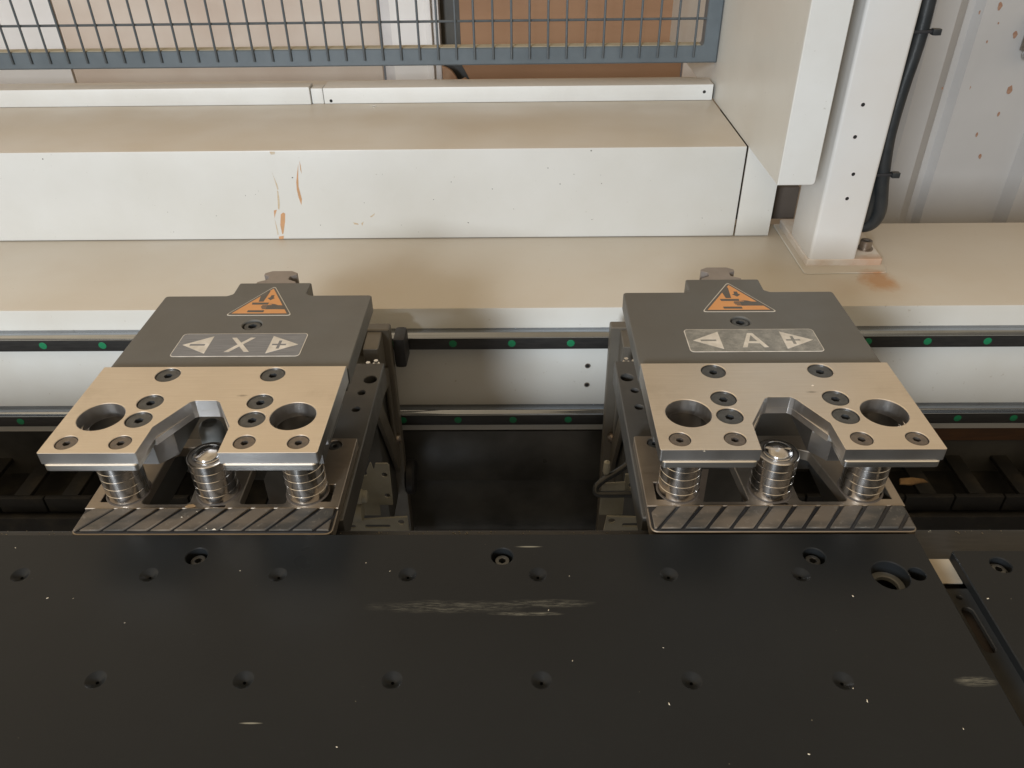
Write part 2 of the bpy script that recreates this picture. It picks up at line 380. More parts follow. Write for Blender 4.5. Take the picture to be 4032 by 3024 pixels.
    def mesh(s, name, m, smooth=35):
        me = bpy.data.meshes.new(name); me.from_pydata(s.v, [], s.f); me.materials.append(M[m] if isinstance(m, str) else m)
        bm = bmesh.new(); bm.from_mesh(me); bmesh.ops.remove_doubles(bm, verts=bm.verts, dist=1e-6)
        bmesh.ops.dissolve_degenerate(bm, dist=1e-7, edges=bm.edges)
        bmesh.ops.recalc_face_normals(bm, faces=bm.faces); bm.to_mesh(me); bm.free()
        me.shade_smooth()
        me.set_sharp_from_angle(angle=math.radians(smooth))
        flat = [len(p.vertices) != 4 for p in me.polygons]
        for p, fl in zip(me.polygons, flat):
            if fl: p.use_smooth = False
        se = me.attributes.get('sharp_edge') or me.attributes.new('sharp_edge', 'BOOLEAN', 'EDGE')
        ek = {k: i for i, k in enumerate(me.edge_keys)}
        for p, fl in zip(me.polygons, flat):                 # cap rims stay crisp, cap faces truly flat
            if fl:
                for k in p.edge_keys: se.data[ek[k]].value = True
        return me
    def build(s, name, m, parent=None, smooth=35, loc=None):
        me = s.mesh(name, m, smooth); o = bpy.data.objects.new(name, me); C.objects.link(o)
        if parent: o.parent = parent
        if loc: o.location = Vector(loc) * mm
        return o

def inst(o, parent, loc, rz=0.0):
    c = o.copy(); C.objects.link(c); c.parent = parent; c.location = Vector(loc) * mm; c.rotation_euler = (o.rotation_euler[0], o.rotation_euler[1], rz)
    for ch in o.children:
        d = ch.copy(); C.objects.link(d); d.parent = c
    return c

def empty(name, loc=(0, 0, 0)):
    o = bpy.data.objects.new(name, None); C.objects.link(o); o.location = Vector(loc) * mm; o.empty_display_size = 0.02
    return o
def tag(o, label=None, cat=None, group=None, kind=None):
    for k, v in (('label', label), ('category', cat), ('group', group), ('kind', kind)):
        if v: o[k] = v
    return o

def circ(cx, cy, r, n=32, a0=0.0): return [(cx+r*math.cos(a0+2*math.pi*i/n), cy+r*math.sin(a0+2*math.pi*i/n)) for i in range(n)]
def rrect(x0, y0, x1, y1, r, n=5):
    out = []
    for cx, cy, a in ((x1-r, y0+r, -90), (x1-r, y1-r, 0), (x0+r, y1-r, 90), (x0+r, y0+r, 180)):
        for i in range(n+1):
            t = math.radians(a+90*i/n); out.append((cx+r*math.cos(t), cy+r*math.sin(t)))
    return out
def rnd(poly, r, n=4):
    """round the corners of a polygon; r number or list"""
    out = []; N = len(poly)
    for i in range(N):
        rr = r[i] if isinstance(r, (list, tuple)) else r
        p = Vector(poly[i]); a = Vector(poly[i-1]); b = Vector(poly[(i+1) % N])
        if rr < 0.95: out.append(poly[i]); continue      # chamfers need a radius larger than themselves
        da = (a-p).normalized(); db = (b-p).normalized(); ang = da.angle(db); d = min(rr/math.tan(ang/2), (a-p).length*.49, (b-p).length*.49)
        s0 = p+da*d; e0 = p+db*d
        for k in range(n+1):
            t = k/n; q = s0*(1-t)**2 + p*2*t*(1-t) + e0*t*t; out.append((q.x, q.y))
    return out

VXZ = Matrix(((1,0,0,0),(0,0,-1,0),(0,1,0,0),(0,0,0,1)))      # local (x,y,z) -> world (x,-z,y): outline drawn in XZ, thickness towards the viewer
VYZ = Matrix(((0,0,1,0),(1,0,0,0),(0,1,0,0),(0,0,0,1)))       # local (x,y,z) -> (z,x,y): outline drawn in YZ, thickness along X

def hex_screw_meshes():
    """countersunk socket screws: head top at z=0"""
    out = {}
    for key, r, hr, m in (('big', 7.6, 2.75, 'screw_black'), ('small', 6.0, 2.3, 'screw_worn')):
        s = MB(); s.plate(circ(0, 0, r, 36), -2.6, 0, [(circ(0, 0, hr, 6, 0.3), 0.12)], b=0.25, bot=False)
        me = s.mesh('countersunk_screw', m)
        k = MB(); k.lathe([(hr+0.6, -3.2), (hr+0.6, -2.4)], 0, 0, 0, 12); km = k.mesh('hex_socket', 'socket_dark')
        out[key] = (me, km)
    return out
SCREW = hex_screw_meshes()
def screw(parent, x, y, z, key='big', rz=0.0):
    me, km = SCREW[key]
    o = bpy.data.objects.new('countersunk_screw', me); C.objects.link(o); o.parent = parent; o.location = (x*mm, y*mm, z*mm); o.rotation_euler = (0, 0, rz)
    if parent.parent is None:
        k = bpy.data.objects.new('hex_socket', km); C.objects.link(k); k.parent = o
    return o
def join_socket():
    """screws on a part cannot have a further level: fold the socket floor into the head mesh"""
    for key, (me, km) in SCREW.items():
        if len(me.materials) < 2: me.materials.append(M['socket_dark'])
        bm = bmesh.new(); bm.from_mesh(me); n0 = len(bm.faces); bm.from_mesh(km); bm.faces.ensure_lookup_table()
        for f in bm.faces[n0:]: f.material_index = 1
        bm.to_mesh(me); bm.free()
join_socket()
def screw(parent, x, y, z, key='big', rz=0.0):
    o = bpy.data.objects.new('countersunk_screw', SCREW[key][0]); C.objects.link(o); o.parent = parent
    o.location = (x*mm, y*mm, z*mm); o.rotation_euler = (0, 0, rz); return o

def cap_screw(name, parent, x, y, ztop, r, h, hr, m, axis='Z'):
    """cylindrical socket-head bolt, one mesh with a real hexagonal socket"""
    s = MB()
    s.plate(circ(0, 0, r, 32), -h, 0, [(circ(0, 0, hr, 6, 0.5), 0.2)], b=0.45, bot=False)
    me = s.mesh(name, m); me.materials.append(M['socket_dark'])
    k = MB(); k.lathe([(hr+0.5, -h-.2), (hr+0.5, -h*0.75)], 0, 0, 0, 12); km = k.mesh('t', 'socket_dark')
    bm = bmesh.new(); bm.from_mesh(me); n0 = len(bm.faces); bm.from_mesh(km); bm.faces.ensure_lookup_table()
    for f in bm.faces[n0:]: f.material_index = 1
    bm.to_mesh(me); bm.free()
    o = bpy.data.objects.new(name, me); C.objects.link(o)
    if parent: o.parent = parent
    o.location = (x*mm, y*mm, ztop*mm)
    if axis == 'Y': o.rotation_euler = (math.radians(90), 0, 0)
    return o

# ------------------------------------------------------------------ setting
tag(MB().box(-3500, 3500, -1500, 2600, -910, -900).build('floor', 'concrete'), kind='structure')

# ------------------------------------------------------------------ guide beam with two linear rails
def guide_beam():
    t = empty('guide_beam', (0, 683, -255))
    tag(t, 'long cream painted machine beam carrying two horizontal guide rails', 'beam')
    def P(s, n, m, **k):
        o = s.build(n, m, t, **k); o.matrix_parent_inverse = Matrix.Translation(-t.location); return o
    s = MB(); s.box(-1500, 1500, 683, 886, -255, -100.4, 1.4); body = P(s, 'beam_body', 'beam_paint')
    s = MB(); s.box(-1500, 1500, 690, 880, -420, -255.2); P(s, 'beam_underside', 'dark_sheet')
    s = MB(); s.box(240, 1500, 686, 689.9, -274, -255.4); P(s, 'rusty_strip', 'rusty_brown')
    for z in (-131.0, -227.0):
        prof = [(683, z-8), (672, z-8), (669.5, z-4.5), (667, z-6.2), (665.3, z-6.2), (665.3, z+6.2), (667, z+6.2), (668.2, z+4.2), (670.5, z+4.2), (671.5, z+7.6), (682.9, z+7.6)]
        s = MB(); s.T = VYZ; s.plate(prof, -1480, 1480, b=0); rail = P(s, 'guide_rail', 'rail_steel', smooth=20)
        f = MB(); f.box(-1480, 1480, 664.9, 665.35, z-6.6, z+6.2, 0.1); fo = f.build('rail_face', 'rail_black', rail)
        k = MB(); k.lathe([(3.9, 0), (3.9, 0.25), (3.6, 0.35)], 0, 0, 0, 24, 'Y'); km = k.mesh('rail_cap', 'cap_green')
        x0 = 47.2 if z > -200 else 47.4
        for i in range(-10, 11):
            if -18 < i < 24:
                x = x0 + 59.0*i
                if x < -480: x -= 1.5
                o = bpy.data.objects.new('rail_cap', km); C.objects.link(o); o.parent = rail
                o.location = (x*mm, 664.85*mm, (z+0.2)*mm)
    for x, z in ((67.0, -169.7), (67.1, -193.8)):
        s = MB(); s.lathe([(2.9, 0.5), (2.9, 0.9), (2.0, 0.9), (2.0, -1), (0.0, -1)], x, 683, z, 20, 'Y'); P(s, 'threaded_hole', 'bolt_steel')
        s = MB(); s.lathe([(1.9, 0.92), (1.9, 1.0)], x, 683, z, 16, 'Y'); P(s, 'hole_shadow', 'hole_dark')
guide_beam()

# ------------------------------------------------------------------ white machine cover (box, lips)
def chip_mb(poly, y, t=0.12):
    s = MB(); s.T = Matrix.Translation((0, y, 0)) @ VXZ; s.plate(poly, 0, t, b=0.0); return s
CHIPS = [[(-249.7,-9.6),(-252.3,-18.3),(-255.6,-30.6),(-256.5,-39.6),(-255.9,-48.6),(-254.3,-57.8),(-252.5,-50.5),(-253.2,-43.2),(-253.8,-36.0),(-252.5,-25.3)],
 [(-247.9,-6.1),(-247.4,-11.3),(-247.8,-20.9),(-248.6,-16.5)],
 [(-287.2,-64.0),(-283.5,-63.1),(-286.3,-68.7),(-288.1,-73.4)],
 [(-280.1,-68.8),(-277.0,-66.5),(-274.8,-67.9),(-276.8,-78.2),(-281.2,-92.5),(-282.8,-93.5),(-283.0,-81.9)],
 [(-287.3,-96.3),(-281.3,-95.4),(-282.4,-99.7),(-287.5,-99.6)]]
CRACKS = [[(-280.9,-18.0),(-280.0,-23.3),(-277.8,-32.2),(-277.2,-38.5),(-278.6,-39.4),(-279.4,-30.4)],
 [(-279.1,-39.9),(-277.9,-41.4),(-278.4,-52),(-279.2,-58),(-280.8,-63.2),(-281.9,-62)],
 [(-288.2,-73.8),(-287.4,-83.8),(-287.0,-93.4),(-288.4,-94.4)],
 [(-197.4,-79.2),(-191.9,-80.8),(-191.2,-82.3),(-196.5,-81.7)],[(-188.3,-80.4),(-185.0,-78.5),(-187.3,-83.6)],
 [(-177.2,-72.4),(-170.9,-68.3),(-172.1,-71.1),(-175.9,-73.3)],[(-279.3,4.3),(-273.4,4.2),(-274.0,1.4),(-278.3,1.0)]]
SPECKS = [(-304.6,-44.6),(-300.3,-40.6),(-258.9,-25.3),(-157.1,-22.2),(-181.7,-55.6),(-102.0,-52.3),(-34.6,-40.3),(-10.6,-64.4),(27.9,-16.8),(-63.6,-80.8),(-122.7,-91.8),(-141.6,-83.1),(-236.0,-82.3),(-80.7,-31.7),(41.9,-35.1),(57.1,-24.1),(87.0,-25.2),(88.5,-34.9),(79.7,-78.0),(206.6,-77.1),(75.1,2.4),(-316.3,-45.9),(-410.8,-64.9),(-533.8,-1.9),(-410.1,-89.6),(-355.3,-70.0)]
def machine_cover():
    t = empty('machine_cover', (0, 850.5, -100))
    tag(t, 'long white box cover with chipped paint streaks lying on the cream beam', 'machine cover')
    def P(s, n, m, **k):
        o = s.build(n, m, t, **k); o.matrix_parent_inverse = Matrix.Translation(-t.location); return o
    s = MB(); s.box(-1500, 245.4, 850.5, 1160, -99.6, 5.6, 1.6); P(s, 'box_cover', 'cover_paint')
    s = MB(); s.box(247.4, 286, 850.9, 853.5, -99.6, 5.2, 0.5); P(s, 'end_plate', 'cover_paint')
    s = MB(); s.box(-256.5, 243.6, 1035.6, 1072, 5.8, 25.5, 1.4); right = P(s, 'lip_strip', 'lip_paint')
    s = MB(); s.box(-1500, -273.2, 1033.0, 1056, 5.8, 27.6, 1.4); P(s, 'lip_strip', 'lip_paint')
    s = MB(); s.box(-272.3, -257.3, 1036.6, 1058, 5.8, 25.0, 0.8); P(s, 'lip_joint', 'lip_paint')
    for x, z in ((232.6, 16.3), (-247.6, 9.6)):
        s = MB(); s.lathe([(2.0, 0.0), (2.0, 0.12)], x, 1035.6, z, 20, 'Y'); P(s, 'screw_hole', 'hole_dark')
        s = MB(); s.plate(circ(0, 0, 2.7, 20), 0, 0.1, [(circ(0, 0, 2.05, 20), 0)], b=0); s.T = Matrix.Identity(4)
    s = MB(); s.lathe([(2.6, -0.2), (2.6, 0.5), (1.4, 1.2), (0.0, 1.4)], -190, 1021, 5.6, 20); P(s, 'rivet', 'pad_steel')
    for c in CHIPS: P(chip_mb(c, 850.5), 'paint_chip', 'primer_orange')
    for c in CRACKS: P(chip_mb(c, 850.5), 'paint_crack', 'paint_crack')
    s = MB()
    for i, (x, z) in enumerate(SPECKS):
        r = random.uniform(0.35, 0.8); a = random.uniform(0.5, 1.6)
        s.T = Matrix.Translation((0, 850.5, 0)) @ VXZ
        s.plate([(x+r*math.cos(q)*a, z+r*math.sin(q)*random.uniform(0.6, 1.5)) for q in [k*math.pi/3 for k in range(6)]], 0, 0.1, b=0)
    o = P(s, 'dirt_specks', 'speck'); o['kind'] = 'stuff'
machine_cover()

# ------------------------------------------------------------------ side guard panel with folded flange
def guard_panel():
    t = empty('guard_panel', (247, 735, 5.6)); tag(t, 'tall cream sheet metal guard panel with folded front flange, left of the column', 'guard panel')
    def P(s, n, m, **k):
        o = s.build(n, m, t, **k); o.matrix_parent_inverse = Matrix.Translation(-t.location); return o
    s = MB(); s.T = VYZ; s.plate([(737, 4.5), (1600, 6.0), (1600, 700), (737, 700)], 247.0, 249.4, b=0.3); P(s, 'side_sheet', 'panel_paint')
    s = MB(); s.T = Matrix.Translation((0, 737, 0)) @ VXZ
    s.plate(rnd([(247.0, 4.5), (283.0, 4.5), (283.0, 700), (247.0, 700)], [0.4, 4, 0.3, 0.3]), 0, 2.4, b=0.7); P(s, 'front_flange', 'lip_paint')
    s = MB(); s.box(252, 335, 1010, 1020, -99.8, 600, 0.5); P(s, 'gap_shade_post', 'shadow_brown')  # added dark stand-in: paints the shade seen through the gap
    s = MB(); s.box(252, 330, 900, 1009, -99.8, -60, 0.5); P(s, 'gap_shade_block', 'shadow_brown')  # added dark filler painting the shade below the flange
guard_panel()

# ------------------------------------------------------------------ column with foot plate and bolt
def column():
    t = empty('column', (333, 806, -100.4)); tag(t, 'white square steel column bolted on the cream beam beside the black cable', 'column')
    def P(s, n, m, **k):
        o = s.build(n, m, t, **k); o.matrix_parent_inverse = Matrix.Translation(-t.location); return o
    s = MB(); s.plate(rrect(308.4, 771.4, 358.4, 841.4, 3.6, 5), -92.5, 760, [(circ(9999, 0, 1, 3), 0)][:0], b=0); tube_ = P(s, 'square_tube', 'column_paint')
    s = MB(); s.plate(rnd([(306.4, 770.6), (388, 770.6), (391, 828), (391, 881), (306.4, 881)], [2, 4, 2, 3, 3]), -100.4, -92.0, b=1.0); base = P(s, 'foot_plate', 'foot_paint')
    s = MB(); s.plate(rnd([(299, 752), (387, 754), (391, 769), (395, 884), (300, 884)], 4), -100.6, -99.2, b=0.8); P(s, 'shim_plate', 'beam_paint')
    cap_screw('foot_bolt', t, 377-333, 797-806, -82+100.4, 6.4, 10.5, 3.4, 'bolt_steel')
    s = MB(); s.lathe([(8.6, -92.0), (8.6, -90.8), (6, -90.8)], 377, 797, 0, 28); P(s, 'washer', 'bolt_steel')
    for x, z in ((326.7, 70.4), (326.4, 39.5), (333.6, 1.9), (333.3, -23.8)):
        s = MB(); s.T = Matrix.Translation((x, 771.4, z)) @ VXZ
        s.plate(circ(0, 0, 2.7, 24), -0.1, 0.35, [(circ(0, 0, 1.9, 24), 0.15)], b=0.15, bot=False); P(s, 'threaded_rim', 'trim_white')
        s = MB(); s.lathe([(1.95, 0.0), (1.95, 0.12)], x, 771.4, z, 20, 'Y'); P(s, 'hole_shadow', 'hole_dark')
column()

# ------------------------------------------------------------------ cables on the column
def cables():
    def smooth(pts, n=8):
        P = [Vector(p) for p in pts]; out = []
        for i in range(len(P)-1):
            a = P[max(i-1,0)]; b = P[i]; c = P[i+1]; d = P[min(i+2, len(P)-1)]
            for k in range(n):
                t = k/n; out.append(0.5*((2*b)+(-a+c)*t+(2*a-5*b+4*c-d)*t*t+(-a+3*b-3*c+d)*t**3))
        out.append(P[-1]); return out
    s = MB(); s.tube(smooth([(378, 805, 420), (378, 805, 200), (379, 805, 125), (375.5, 805, 75), (374.5, 805, 29), (379.5, 805, -14), (386.5, 806, -52), (382, 812, -70), (369, 822, -74), (352, 845, -72)]), 7.2, 14)
    o = s.build('cable', 'cable_black'); tag(o, 'thick outer black cable looping down the right side of the white column', 'cable', 'cables tied to the column')
    s = MB(); s.tube(smooth([(368, 814, 420), (368, 814, 200), (369, 814, 110), (369, 814, 40), (369, 811, -14), (373, 809, -44), (373, 814, -63), (362, 826, -68), (350, 850, -68)]), 8.0, 14)
    o = s.build('cable', 'cable_black'); tag(o, 'inner black cable half hidden between the column and the outer cable', 'cable', 'cables tied to the column')
    for z, x1, lab in ((129.8, 392.5, 'upper black zip tie with stub end around the cables on the column'), (-8.5, 391, 'lower black zip tie with stub end around the cables on the column')):
        e = empty('zip_tie', (374, 805, z)); tag(e, lab, 'zip tie', 'zip ties on the cables')
        q = MB(); q.box(-16, x1-374-5, -8.6, -6.9, -1.4, 1.4, 0.3); q.box(x1-374-6.5, x1-374-5, -8.6, 9, -1.4, 1.4, 0.3)
        q.build('strap', 'rubber_black', e)
        q = MB(); q.box(x1-374-6.5, x1-374+1.5, -11, -4.5, -2.8, 3.0, 0.8); q.build('tie_head', 'cable_black', e)
cables()

# ------------------------------------------------------------------ wire mesh fence panel
def fence():
    t = empty('mesh_fence_panel', (-200, 1058, 48)); tag(t, 'blue grey welded wire mesh guard with square tube frame above the white cover', 'mesh panel')
    def P(s, n, m, **k):
        o = s.build(n, m, t, **k); o.matrix_parent_inverse = Matrix.Translation(-t.location); return o
    s = MB(); s.plate(rrect(-1, -1, 1, 1, .1, 1), 0, 1) if False else None
    outer = [(-1400, 48.6), (246.2, 48.6), (246.2, 560), (-1400, 560)]
    inner = rnd([(-1378, 69.2), (227.6, 69.2), (227.6, 540), (-1378, 540)], 3.5)
    s = MB(); s.T = Matrix.Translation((0, 1068, 0)) @ VXZ; s.plate(outer, 0, 20, [(inner, 1.0)], b=1.6); P(s, 'frame', 'fence_grey')
    s = MB(); s.box(-1370, 224, 1050.5, 1067, 69.25, 69.9); P(s, 'dust_layer', 'fence_ledge')
    w = MB(); w.tube([(0, 0, 56), (0, 0, 300), (0, 0, 552)], 1.5, 8); wm = w.mesh('vertical_wire', 'fence_wire')
    for k in range(0, 62):
        x = 215.6 - 22.75*k - 0.018*k*k
        if x < -1370: break
        o = bpy.data.objects.new('vertical_wire', wm); C.objects.link(o); o.parent = t
        o.location = ((x+200)*mm, (1046.4-1058)*mm, -48*mm); o.rotation_euler = (0, math.radians(random.uniform(-.22, .22)), 0)
    for z in (100.3, 165, 230, 295, 360, 425, 490):
        q = MB(); q.tube([(-1390, 1049.8, z), (0, 1049.8, z), (238, 1049.8, z)], 1.5, 8); P(q, 'horizontal_wire', 'fence_wire')
fence()

# ------------------------------------------------------------------ things behind the machine
def background():
    def block(name, x0, x1, y0, y1, z0, z1, m, label, cat, b=1.0):
        s = MB(); cx = (x0+x1)/2; s.box(x0-cx, x1-cx, 0, y1-y0, 0, z1-z0, b); o = s.build(name, m, None, loc=(cx, y0, z0)); tag(o, label, cat); return o
    # two sheets leaning on the wall, seam between them
    block('wall_board', -2600, -775, 1400, 1412, -900, 480, 'sheet_white', 'bright white wall board behind the left end of the mesh', 'wall board')
    block('wall_board', -771.5, -239, 1401, 1413, -900, 480, 'sheet_pink', 'pinkish cream wall board behind the mesh beside the white door post', 'wall board')
    t = empty('door_post', (-190, 1400, -900)); tag(t, 'white steel door post with stepped edges between cream board and brown board', 'post')
    for x0, x1, y0, m in ((-236, -219, 1415, 'trim_white'), (-219, -160, 1404, 'sheet_white'), (-160, -150, 1396, 'sheet_white'), (-150, -138, 1408, 'trim_white')):
        s = MB(); s.box(x0+190, x1+190-0.4, y0-1400, 60, 0, 1380, 1.5); s.build('post_face', m, t)
    block('dark_gap_panel', -138, -60, 1440, 1452, -900, 480, 'gap_slate', 'narrow slate grey strip between white door post and brown board', 'panel')
    # brown board with torn lower left corner
    out = [(-105, 480), (-105, -10), (-109, -32), (-122, -37), (-134, -31), (-138, -60), (-137, -900), (271, -900), (271, 480)]
    s = MB(); s.T = Matrix.Translation((-70, 0, 0)) @ VXZ
    out = [(-103.5, 480), (-103.5, -30), (-96, -44), (-89, -58), (-89, -900), (271, -900), (271, 480)]
    s.plate(out, 0, 14, b=0.6); o = s.build('brown_board', 'board_brown', None, loc=(70, 1420, 0)); tag(o, 'large brown hardboard sheet with torn corner standing behind the mesh', 'board')
    out = [(-137, -30), (-129, -33), (-121, -38), (-114, -48), (-111, -55), (-98, -50), (-90, -58), (-90, -300), (-137, -300)]
    s = MB(); s.T = VXZ; s.plate(out, 0, 9, b=0.6); o = s.build('torn_cardboard', 'board_edge', None, loc=(0, 1408, 0)); tag(o, 'torn scrap of brown cardboard at foot of the white door post', 'cardboard')
    block('wall_board', 273.5, 560, 1402, 1414, -900, 480, 'sheet_pink', 'pale wall board right of the brown board behind the guard panel', 'wall board')
    # corrugated metal wall on the right
    t = empty('corrugated_wall', (900, 1400, -900)); tag(t, 'white corrugated sheet metal wall with rust spots right of the column', 'wall')
    xs = [(520, 0), (640, 0), (664, -24), (700, -24), (724, 0), (733, 16), (744, 16), (753, 0), (769, 0), (771, 6), (892, 6), (903, -20), (915, -20), (926, 4), (1060, 4), (1085, -24), (1110, -24), (1130, 0), (1290, 0), (1310, 9), (1330, 0), (1600, 0), (1630, 9), (1650, 0), (2600, 0)]
    s = MB(); vs = []; fs = []
    for z in (0, 1380):
        for x, d in xs: vs.append((x-900, d, z))
    for z in (0, 1380):
        for x, d in xs: vs.append((x-900, d+1.2, z))
    n = len(xs)
    for i in range(n-1):
        fs.append((i, i+1, n+i+1, n+i)); fs.append((2*n+i, 3*n+i, 3*n+i+1, 2*n+i+1))
    s.add(vs, fs); s.build('corrugated_sheet', 'wall_sheet', t, smooth=20)
    for x, z, r in ((749.9, 43.7, 3), (779.8, 53, 6), (819.2, 9.5, 6), (776.9, -2, 2.5), (841.5, -80.9, 8), (771.5, -75, 3.4), (836.3, -120.9, 4), (810.2, -157.2, 4), (829.1, -196.1, 5), (719.5, -73.9, 2.5), (786, 26.7, 2)):
        q = MB(); q.T = VXZ
        dy = [xs[i][1] + (xs[i+1][1]-xs[i][1])*(x-xs[i][0])/(xs[i+1][0]-xs[i][0]) for i in range(n-1) if xs[i][0] <= x <= xs[i+1][0]][0]
        q.plate([(r*0.62*math.cos(a)*random.uniform(.7, 1.2), r*math.sin(a)*random.uniform(.7, 1.25)) for a in [k*math.pi/5 for k in range(10)]], 0, 0.5, b=0)
        q.build('rust_spot', 'rust_spot', t, loc=(x-900, dy-0.2, z+900))
    t = empty('door_latch', (835, 1392, -12)); tag(t, 'small tarnished latch on the corrugated wall at right picture edge', 'latch')
    s = MB(); s.box(-8, 14, -16, 0, 0, 60, 2); s.build('latch_bar', 'bolt_steel', t)
    s = MB(); s.lathe([(0, -15), (6, -12), (8, -6), (6, 0), (0, 3)], 4, -6, 0, 20); s.build('knob', 'polished_steel', t)
background()

# ------------------------------------------------------------------ work tables
NOZ = [(x, 301.9) for x in [-363.4+74.2*i for i in range(0, 8)]] + [(x, 233.9) for x in [-363.4+74.2*i for i in range(0, 8)]]
def work_table():
    t = empty('work_table', (-200, 190, -900)); tag(t, 'large black air cushion table top with rows of dimples and white scrape marks', 'table')
    def P(s, n, m, **k):
        o = s.build(n, m, t, **k); o.matrix_parent_inverse = Matrix.Translation(-t.location); return o
    holes = []; scr = [(-192.0, 316.2), (-13.0, 315.9), (167.6, 315.8)]
    nz = []
    for j, (y, x0, pitch) in enumerate(((301.9, -288.6, 74.05), (234.0, -288.6, 74.2))):
        for i in range(-3, 8):
            x = x0 + pitch*i
            if x > 212 or (j == 1 and x > 200) : continue
            if j == 0 and i == 6: x = 155.7
            nz.append((x, y)); holes.append((circ(x, y, 0.9, 24), 4.3, 0.2))
    for x, y in scr: holes.append((circ(x, y, 6.2, 32), 0.5))
    holes.append((circ(206.0, 301.5, 10.2, 48), 0.5)); holes.append((circ(221.0, 302.3, 4.7, 32), 0.4))
    s = MB(); s.plate(rnd([(-900, -60), (232.6, -60), (232.6, 333.6), (-900, 333.6)], [1, 1, 1.6, 1]), -72, -60, holes, b=0.6); P(s, 'table_top', 'table')
    k = MB(); k.lathe([(0, 0), (1.5, 0), (1.5, 3.4), (1.0, 3.6), (0.45, 3.6), (0.45, 1.5), (0, 1.5)], 0, 0, 0, 18); km = k.mesh('air_nozzle', 'arm_grey')
    kd = MB(); kd.lathe([(0, 0.2), (1.05, 0.2), (1.05, 1.0), (0, 1.3)], 0, 0, 0, 14); kdm = kd.mesh('air_nozzle', 'screw_black')
    for x, y in nz:
        o = bpy.data.objects.new('air_nozzle', kdm); C.objects.link(o); o.parent = t; o.location = ((x+200)*mm, (y-190)*mm, (-68.0+900)*mm)
    for x, y in scr:
        o = cap_screw('table_screw', t, x+200, y-190, -63.8+900, 4.4, 5.5, 2.1, 'screw_black')
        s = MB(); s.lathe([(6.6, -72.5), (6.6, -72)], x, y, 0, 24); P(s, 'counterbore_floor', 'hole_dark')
    s = MB(); s.plate(circ(206, 301.5, 10.15, 40), -71.9, -68.6, [(circ(206, 301.5, 6.6, 40), 0.6)], b=0.2); P(s, 'bushing', 'arm_bush')
    s = MB(); s.box(-890, 226, -60, 325, -110, -84, 0); P(s, 'under_frame', 'hole_dark')
work_table()
def side_table():
    t = empty('side_table', (500, 150, -900)); tag(t, 'second black table top beyond the slot at the right picture edge', 'table')
    def P(s, n, m, **k):
        o = s.build(n, m, t, **k); o.matrix_parent_inverse = Matrix.Translation(-t.location); return o
    s = MB(); s.plate(rnd([(248.3, -60), (900, -60), (900, 320.6), (248.3, 320.6)], [1, 1, 1, 2.5]), -66.5, -60.5, [(circ(271.5, 309.4, 5.6, 32), 0.6)], b=0.6); P(s, 'table_top', 'table')
    cap_screw('table_screw', t, 271.5-500, 309.4-150, -64+900, 4.2, 5.5, 2.0, 'screw_black')
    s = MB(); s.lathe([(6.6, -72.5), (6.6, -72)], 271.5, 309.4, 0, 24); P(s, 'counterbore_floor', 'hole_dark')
    s = MB(); s.box(258, 890, -60, 312, -110, -84, 0); P(s, 'under_frame', 'hole_dark')
side_table()
def under_rail():
    t = empty('slot_rail', (244, 200, -80)); tag(t, 'dark metal rail with oval slots at bottom of the gap between the tables', 'rail')
    def P(s, n, m, **k):
        o = s.build(n, m, t, **k); o.matrix_parent_inverse = Matrix.Translation(-t.location); return o
    holes = [(rrect(245, 262, 251.6, 292, 3.2), 0.4), (rrect(244, 150, 250.6, 190, 3.2), 0.4), (circ(248, 299, 1.7, 16), 0.2)]
    s = MB(); s.plate([(226.5, -50), (257.5, -50), (257.5, 305.5), (226.5, 305.5)], -79, -76, holes, b=0.2); P(s, 'slotted_strip', 'dark_sheet')
    s = MB(); s.box(227, 257, -50, 326, -100, -83); P(s, 'rail_base', 'shadow_brown')
    s = MB(); s.plate([(233, 306.2), (252.2, 306.2), (252.3, 324.6), (233, 324.6)], -73.2, -72.2, b=0.1); o = s.build('tape_scrap', 'paper'); tag(o, 'small cream rectangle of tape at the far end of the slot between tables', 'tape')
    t2 = empty('cross_frame', (0, 330, -86)); tag(t2, 'dark grey steel frame bar running behind both black tables', 'frame bar')
    s = MB(); s.box(-1200, 1300, -16, 22, -60, 10.8, 1.5); s.build('frame_bar', 'rail_black', t2)
    q = MB()
    for k in range(260):
        x = random.uniform(-700, 600); y = 350.6+random.uniform(-2.5, 1.0) ; r = random.uniform(0.3, 0.8)*(1 if random.random() < .85 else 1.5)
        q.add([(x-r, y-330, 10.7), (x+r*.8, y-330-r*.3, 10.7), (x+r*.2, y-330+r, 10.7), (x, y-330, 10.8+r*.8)], [(0, 1, 3), (1, 2, 3), (2, 0, 3), (0, 2, 1)])
    o = q.build('sawdust', 'fence_ledge', t2); o['kind'] = 'stuff'
under_rail()

# ------------------------------------------------------------------ energy chain and dark cover below the beam
def energy_chain(x0, x1, label):
    t = empty('energy_chain', ((x0+x1)/2, 666, -320)); tag(t, label, 'cable chain', 'cable chains under the beam')
    cx = (x0+x1)/2
    link = MB(); link.box(-25.5, 25.5, -45, -39, -12, 8, 1.2); link.box(-25.5, 25.5, 39, 45, -12, 8, 1.2); link.box(-9, 9, -39, 39, 3, 8, 1.0)
    lm = link.mesh('chain_link', 'chain_black')
    x = x0 + 26
    while x < x1 - 20:
        o = bpy.data.objects.new('chain_link', lm); C.objects.link(o); o.parent = t; o.location = ((x-cx)*mm, 0, (13 + random.uniform(-.6, .6))*mm); x += 53
    s = MB(); s.box(x0-cx, x1-cx, -50, 48, -8, -3); s.build('chain_tray', 'chain_black', t)
    s = MB(); s.box(x0-cx, x1-cx, -56, -50, -40, 2, 1); s.build('tray_edge', 'chain_black', t)
energy_chain(-1000, -290, 'dusted black cable chain under the beam left of the X clamp')
